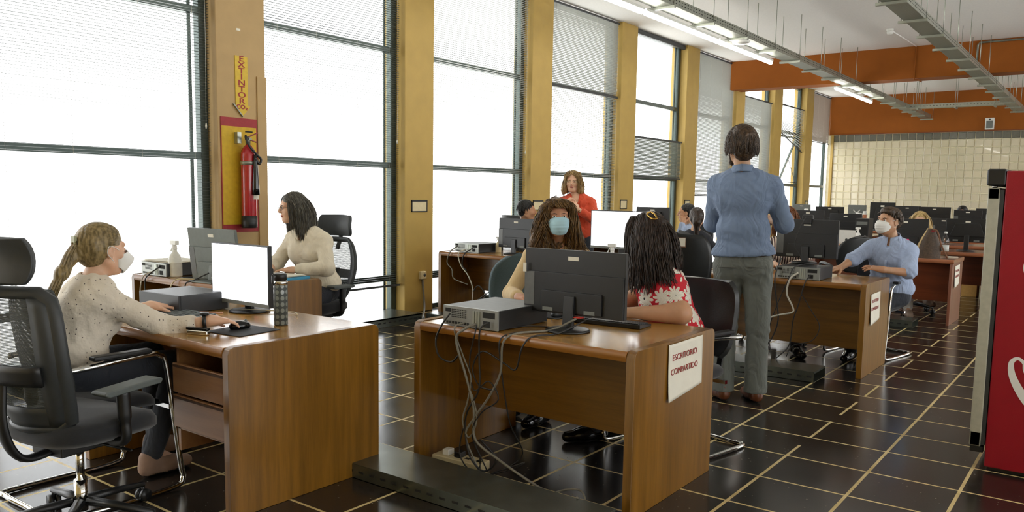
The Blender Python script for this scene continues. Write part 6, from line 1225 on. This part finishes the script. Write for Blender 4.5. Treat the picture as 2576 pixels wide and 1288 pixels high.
# standing man
r_, C, R, off, so, tb = person('standing_man', 'tall standing man in a blue shirt and grey trousers seen from behind', (-2.04, 5.36), (-2.08, 5.33, 1.735), 0.72, -0.08, 0.0,
    body_yaw=0.28, chest=(-2.055, 5.34, 1.40), pelvis=(-2.04, 5.36, 0.97), build=1.12, skin=SKIND,
    arms=[(-1, (-2.255, 5.31, 1.505), (-2.29, 5.42, 1.205), (-2.24, 5.62, 1.25), dict(d=(0.6, 0.8, 0.1), n=(0.7, -0.5, 0), t=-1)), (1, (-1.86, 5.42, 1.505), (-1.82, 5.5, 1.215), (-1.97, 5.7, 1.23), dict(d=(-0.8, 0.5, 0.1), n=(-0.6, -0.8, 0), t=1))],
    legs=[(-1, (-2.135, 5.34, 0.92), (-2.135, 5.33, 0.50), (-2.115, 5.27, 0.10), (-2.22, 5.36, 0.04)), (1, (-1.945, 5.38, 0.92), (-1.925, 5.38, 0.50), (-1.915, 5.36, 0.10), (-2.01, 5.46, 0.04))],
    shirt=SHIRTB, sleeve=(1.15, 1.15), trousers=None, shoes=BRSH, hem=0.03, loose=0.026, collar=SHIRTB, wr=(0.006, 38.0), belly=0.012)
T_ = SDF(); P_ = np.array((-2.04, 5.36, 0.96)); TB = tb[2]
T_.ell(P_, (0.192, 0.14, 0.15), TB, 0.05)
for l in ((-1, (-2.135, 5.34, 0.90), (-2.135, 5.34, 0.50), (-2.115, 5.275, 0.06)), (1, (-1.945, 5.38, 0.90), (-1.925, 5.385, 0.50), (-1.915, 5.365, 0.06))):
    T_.cone(l[1], l[2], 0.104, 0.082, 0.03); T_.cone(l[2], l[3], 0.074, 0.08, 0.02)
    bk = np.array(l[1]) * 0.9 + P_ * 0.1; T_.ell((bk[0] + 0.02, bk[1] - 0.055, 0.93), (0.085, 0.07, 0.1), TB, 0.05)
T_.half((0, 0, 1.015), (0, 0, 1)).half((0, 0, 0.065), (0, 0, -1))
sdf_obj('trousers', [T_.mesh(0.008, (0.006, 30.0))], [GREYT], r_, off)
cc = tb[1] + tb[2][:, 2] * 0.04
obj('belt', MB().tube([tuple(np.array((-2.04, 5.36, 1.008)) + TB[:, 0] * 0.19 * math.cos(a) + TB[:, 1] * 0.138 * math.sin(a) - off) for a in np.linspace(0, 2 * PI, 33)], 0.016, 6, cap=False, flat=0.6), mat('brown_belt', (70, 48, 34), 0.4), r_)
for s, nm in ((1, 0), (-1, 0)): obj('back_pocket', MB().box(-0.055, 0.055, -0.002, 0.002, -0.002, 0.002), mat('pocket_seam', (60, 60, 54), 0.8), r_, loc=tuple(np.array((-2.04, 5.36, 0.93)) + TB[:, 0] * 0.085 * s - TB[:, 1] * 0.15 - off), rot=(0, 0, 0.28 - s * 0.25))
hair_sdf(r_, C, R, off, H_BM, [('e', (0, -0.03, 0.045), (0.095, 0.112, 0.096)), ('e', (0, -0.066, -0.01), (0.086, 0.07, 0.088)), ('e', (0, -0.06, -0.07), (0.058, 0.045, 0.04))], strand=strands(C, R, 2400, 0.075, 17, w=0.0022, curl=0.002, jitter=0.1, zmin=-0.45, out=0.02, rad=0.013), cut=[((s * 0.09, 0.012, -0.01), (0.022, 0.022, 0.034)) for s in (-1, 1)])
hair_sdf(r_, C, R, off, H_BM, [('c', (-0.058, 0.02, -0.05), (-0.03, 0.062, -0.1), 0.02, 0.022), ('c', (0.058, 0.02, -0.05), (0.03, 0.062, -0.1), 0.02, 0.022), ('c', (-0.03, 0.062, -0.1), (0.03, 0.062, -0.1), 0.024, 0.024)], name='beard', faceclear=False, wr=(0.002, 300.0))
# man with mask on the right
r_, C, R, off, so, tb = person('masked_man', 'seated man with short brown hair, white face mask and pale blue shirt with rolled sleeves', (-1.6, 7.62), (-1.61, 7.6, 1.197), PI - 0.52, 0.12, 0.0,
    body_yaw=PI - 0.1, chest=(-1.585, 7.66, 0.885), pelvis=(-1.59, 7.72, 0.58), build=1.08, skin=SKIND,
    arms=[(1, (-1.775, 7.62, 1.0), (-1.875, 7.53, 0.85), (-1.93, 7.36, 0.785), dict(d=(-0.5, -1, -0.1), n=(0, 0.1, -1), t=-1, curl=(.2, .2, .2, .2))), (-1, (-1.415, 7.66, 0.985), (-1.40, 7.48, 0.775), (-1.575, 7.33, 0.80), dict(d=(-1, -0.15, 0.12), n=(0, 0.3, -1), t=1, curl=(.25, .3, .4, .5), spread=.2))],
    legs=[(1, (-1.68, 7.66, 0.54), (-1.74, 7.3, 0.52), (-1.79, 7.33, 0.1), (-1.8, 7.18, 0.04)), (-1, (-1.5, 7.66, 0.54), (-1.6, 7.55, 0.5), (-1.62, 7.6, 0.1), (-1.65, 7.45, 0.04))],
    shirt=SHIRTL, sleeve=(0.95, 1.12), trousers=JEAN, shoes=BKSH, hem=-0.06, loose=0.026, collar=SHIRTL, vneck=0.03, wr=(0.007, 38.0))
mask(r_, C, R, off, MASKW)
pk = MB(); 
obj('placket', MB().grid(lambda u, v: tuple(tb[3] + tb[2][:, 2] * (-0.03 - 0.36 * v) + tb[2][:, 0] * (0.018 * (u - 0.5)) + tb[2][:, 1] * (0.052 + 0.088 * min(1, v * 2.6 + .12) + 0.012) - off), 2, 14, 0.004), SHIRTL, so)
hair_sdf(r_, C, R, off, H_BM, [('e', (0, -0.025, 0.048), (0.081, 0.1, 0.086)), ('e', (0, -0.055, 0.0), (0.075, 0.062, 0.07)), ('e', (0, 0.035, 0.088), (0.06, 0.05, 0.035))], strand=strands(C, R, 260, 0.06, 19, w=0.003, zmin=0.0), cut=[((s * 0.09, 0.01, -0.015), (0.026, 0.035, 0.045)) for s in (-1, 1)] + [((0, 0.1, 0.03), (0.07, 0.05, 0.04))])
# simpler figures further back
def far_person(label, C, yaw, chest, pel, shirt, hm, arms, legs, trousers=JEAN, shoes=BKSH, skin=SKIN, female=False, hair=CAP, st=None, hd=None, detail=False, sleeve=(1.9, 1.9)):
    r_, C_, R, off, so, tb = person('far', label, (pel[0], pel[1]), C, yaw, hd or 0.0, 0.0, body_yaw=yaw, chest=chest, pelvis=pel, female=female, arms=arms, legs=legs, shirt=shirt, trousers=trousers, shoes=shoes, hem=-0.05, skin=skin, detail=detail, sleeve=sleeve, hands=True, res=0.012)
    o = hair_sdf(r_, C_, R, off, hm, hair, strand=strands(C_, R, *st[0], **st[1]) if st else None, res=0.006); return r_, C_, R, off
far_person('man in profile at the far window resting his cheek on his hand', (-4.62, 10.0, 1.16), 2.0, (-4.55, 10.05, 0.86), (-4.52, 10.1, 0.57), SHIRTL, H_BK, [(-1, (-4.52, 9.88, 0.97), (-4.62, 9.78, 0.79), (-4.6, 9.88, 1.03), dict(d=(-0.1, 0.4, 1), n=(-0.3, 1, 0), t=1, curl=(1, 1, 1, 1))), (1, (-4.6, 10.24, 0.97), (-4.75, 10.1, 0.79), (-4.85, 9.85, 0.78), None)],
    [(-1, (-4.55, 10.0, 0.54), (-4.9, 9.95, 0.52), (-4.9, 9.95, 0.1), (-5.0, 9.95, 0.04)), (1, (-4.55, 10.2, 0.54), (-4.9, 10.2, 0.52), (-4.9, 10.2, 0.1), (-5.0, 10.2, 0.04))], skin=SKIND, hair=[('e', (0, -0.03, 0.045), (0.085, 0.1, 0.09)), ('e', (0, -0.06, -0.01), (0.078, 0.06, 0.08))], detail=True)
r_, C, R, off = far_person('woman with a dark ponytail seen from behind near the large leather chair', (-3.97, 8.9, 1.135), 0.45, (-3.97, 8.86, 0.83), (-3.97, 8.84, 0.56), cloth('dark_jacket', (40, 42, 50)), H_DK, [(-1, (-4.12, 8.82, 0.93), (-4.2, 8.95, 0.72), (-4.15, 9.15, 0.75), None), (1, (-3.82, 8.93, 0.93), (-3.76, 9.05, 0.72), (-3.9, 9.25, 0.75), None)],
    [(-1, (-4.05, 8.88, 0.54), (-4.15, 9.2, 0.52), (-4.15, 9.2, 0.1), (-4.2, 9.3, 0.04)), (1, (-3.88, 8.92, 0.54), (-3.95, 9.25, 0.52), (-3.95, 9.25, 0.1), (-4.0, 9.35, 0.04))], female=True, hair=CAP + [('c', (0, -0.1, 0.06), (0, -0.15, -0.04), 0.035, 0.045), ('c', (0, -0.15, -0.04), (0, -0.14, -0.24), 0.045, 0.025)])
far_person('woman with auburn hair in a striped blouse behind the webcam monitor', (-2.55, 7.78, 1.185), PI + 0.3, (-2.55, 7.85, 0.87), (-2.56, 7.9, 0.58), stripe_cloth(), H_AU, [(1, (-2.72, 7.8, 0.98), (-2.72, 7.6, 0.79), (-2.5, 7.33, 0.785), dict(d=(0.7, -0.7, 0), n=(0, 0, -1), t=-1)), (-1, (-2.38, 7.88, 0.98), (-2.3, 7.65, 0.79), (-2.35, 7.36, 0.785), dict(d=(0, -1, 0), n=(0, 0, -1), t=1))],
    [(1, (-2.64, 7.85, 0.55), (-2.6, 7.4, 0.53), (-2.6, 7.42, 0.1), (-2.6, 7.28, 0.04)), (-1, (-2.46, 7.85, 0.55), (-2.3, 7.42, 0.53), (-2.22, 7.2, 0.1), (-2.13, 7.08, 0.04))], female=True, st=((160, 0.22, 23), dict(w=0.006, out=0.2)), detail=True)
r_, C, R, off = far_person('woman with long blonde hair and white trousers behind the brown handbag', (-1.99, 11.08, 1.12), PI + 0.15, (-1.98, 11.14, 0.82), (-1.98, 11.18, 0.56), cloth('white_blouse', (214, 208, 200)), H_BL, [(1, (-2.14, 11.1, 0.92), (-2.18, 10.9, 0.78), (-2.05, 10.66, 0.785), None), (-1, (-1.82, 11.15, 0.92), (-1.78, 10.9, 0.78), (-1.85, 10.68, 0.785), None)],
    [(1, (-2.06, 11.12, 0.55), (-2.0, 10.75, 0.52), (-1.95, 10.48, 0.12), (-1.9, 10.36, 0.04)), (-1, (-1.9, 11.12, 0.55), (-1.84, 10.78, 0.56), (-1.76, 10.6, 0.24), (-1.7, 10.5, 0.16))], female=True, trousers=WHITET, shoes=mat('sandal', (150, 128, 110), 0.6), hair=CAP + [('c', (-0.07, 0.0, 0.04), (-0.11, 0.02, -0.1), 0.035, 0.035), ('c', (-0.11, 0.02, -0.1), (-0.08, 0.02, -0.22), 0.035, 0.02), ('c', (0.06, 0, 0.04), (0.07, 0, -0.15), 0.04, 0.03)], st=((200, 0.3, 29), dict(w=0.006, out=0.3)))
far_person('dark haired person barely visible above the back row of monitors', (-2.21, 15.95, 1.165), PI, (-2.21, 16.7, 0.86) if False else (-2.21, 16.0, 0.86), (-2.21, 16.05, 0.56), cloth('dark_sweater', (50, 50, 54)), H_BK, [(1, (-2.37, 16, 0.96), (-2.4, 15.85, 0.74), (-2.4, 15.65, 0.76), None), (-1, (-2.05, 16, 0.96), (-2.0, 15.85, 0.74), (-2.0, 15.65, 0.76), None)],
    [(1, (-2.3, 16, 0.54), (-2.3, 15.6, 0.52), (-2.3, 15.6, 0.1), (-2.3, 15.5, 0.04)), (-1, (-2.12, 16, 0.54), (-2.12, 15.6, 0.52), (-2.12, 15.6, 0.1), (-2.12, 15.5, 0.04))], female=True)
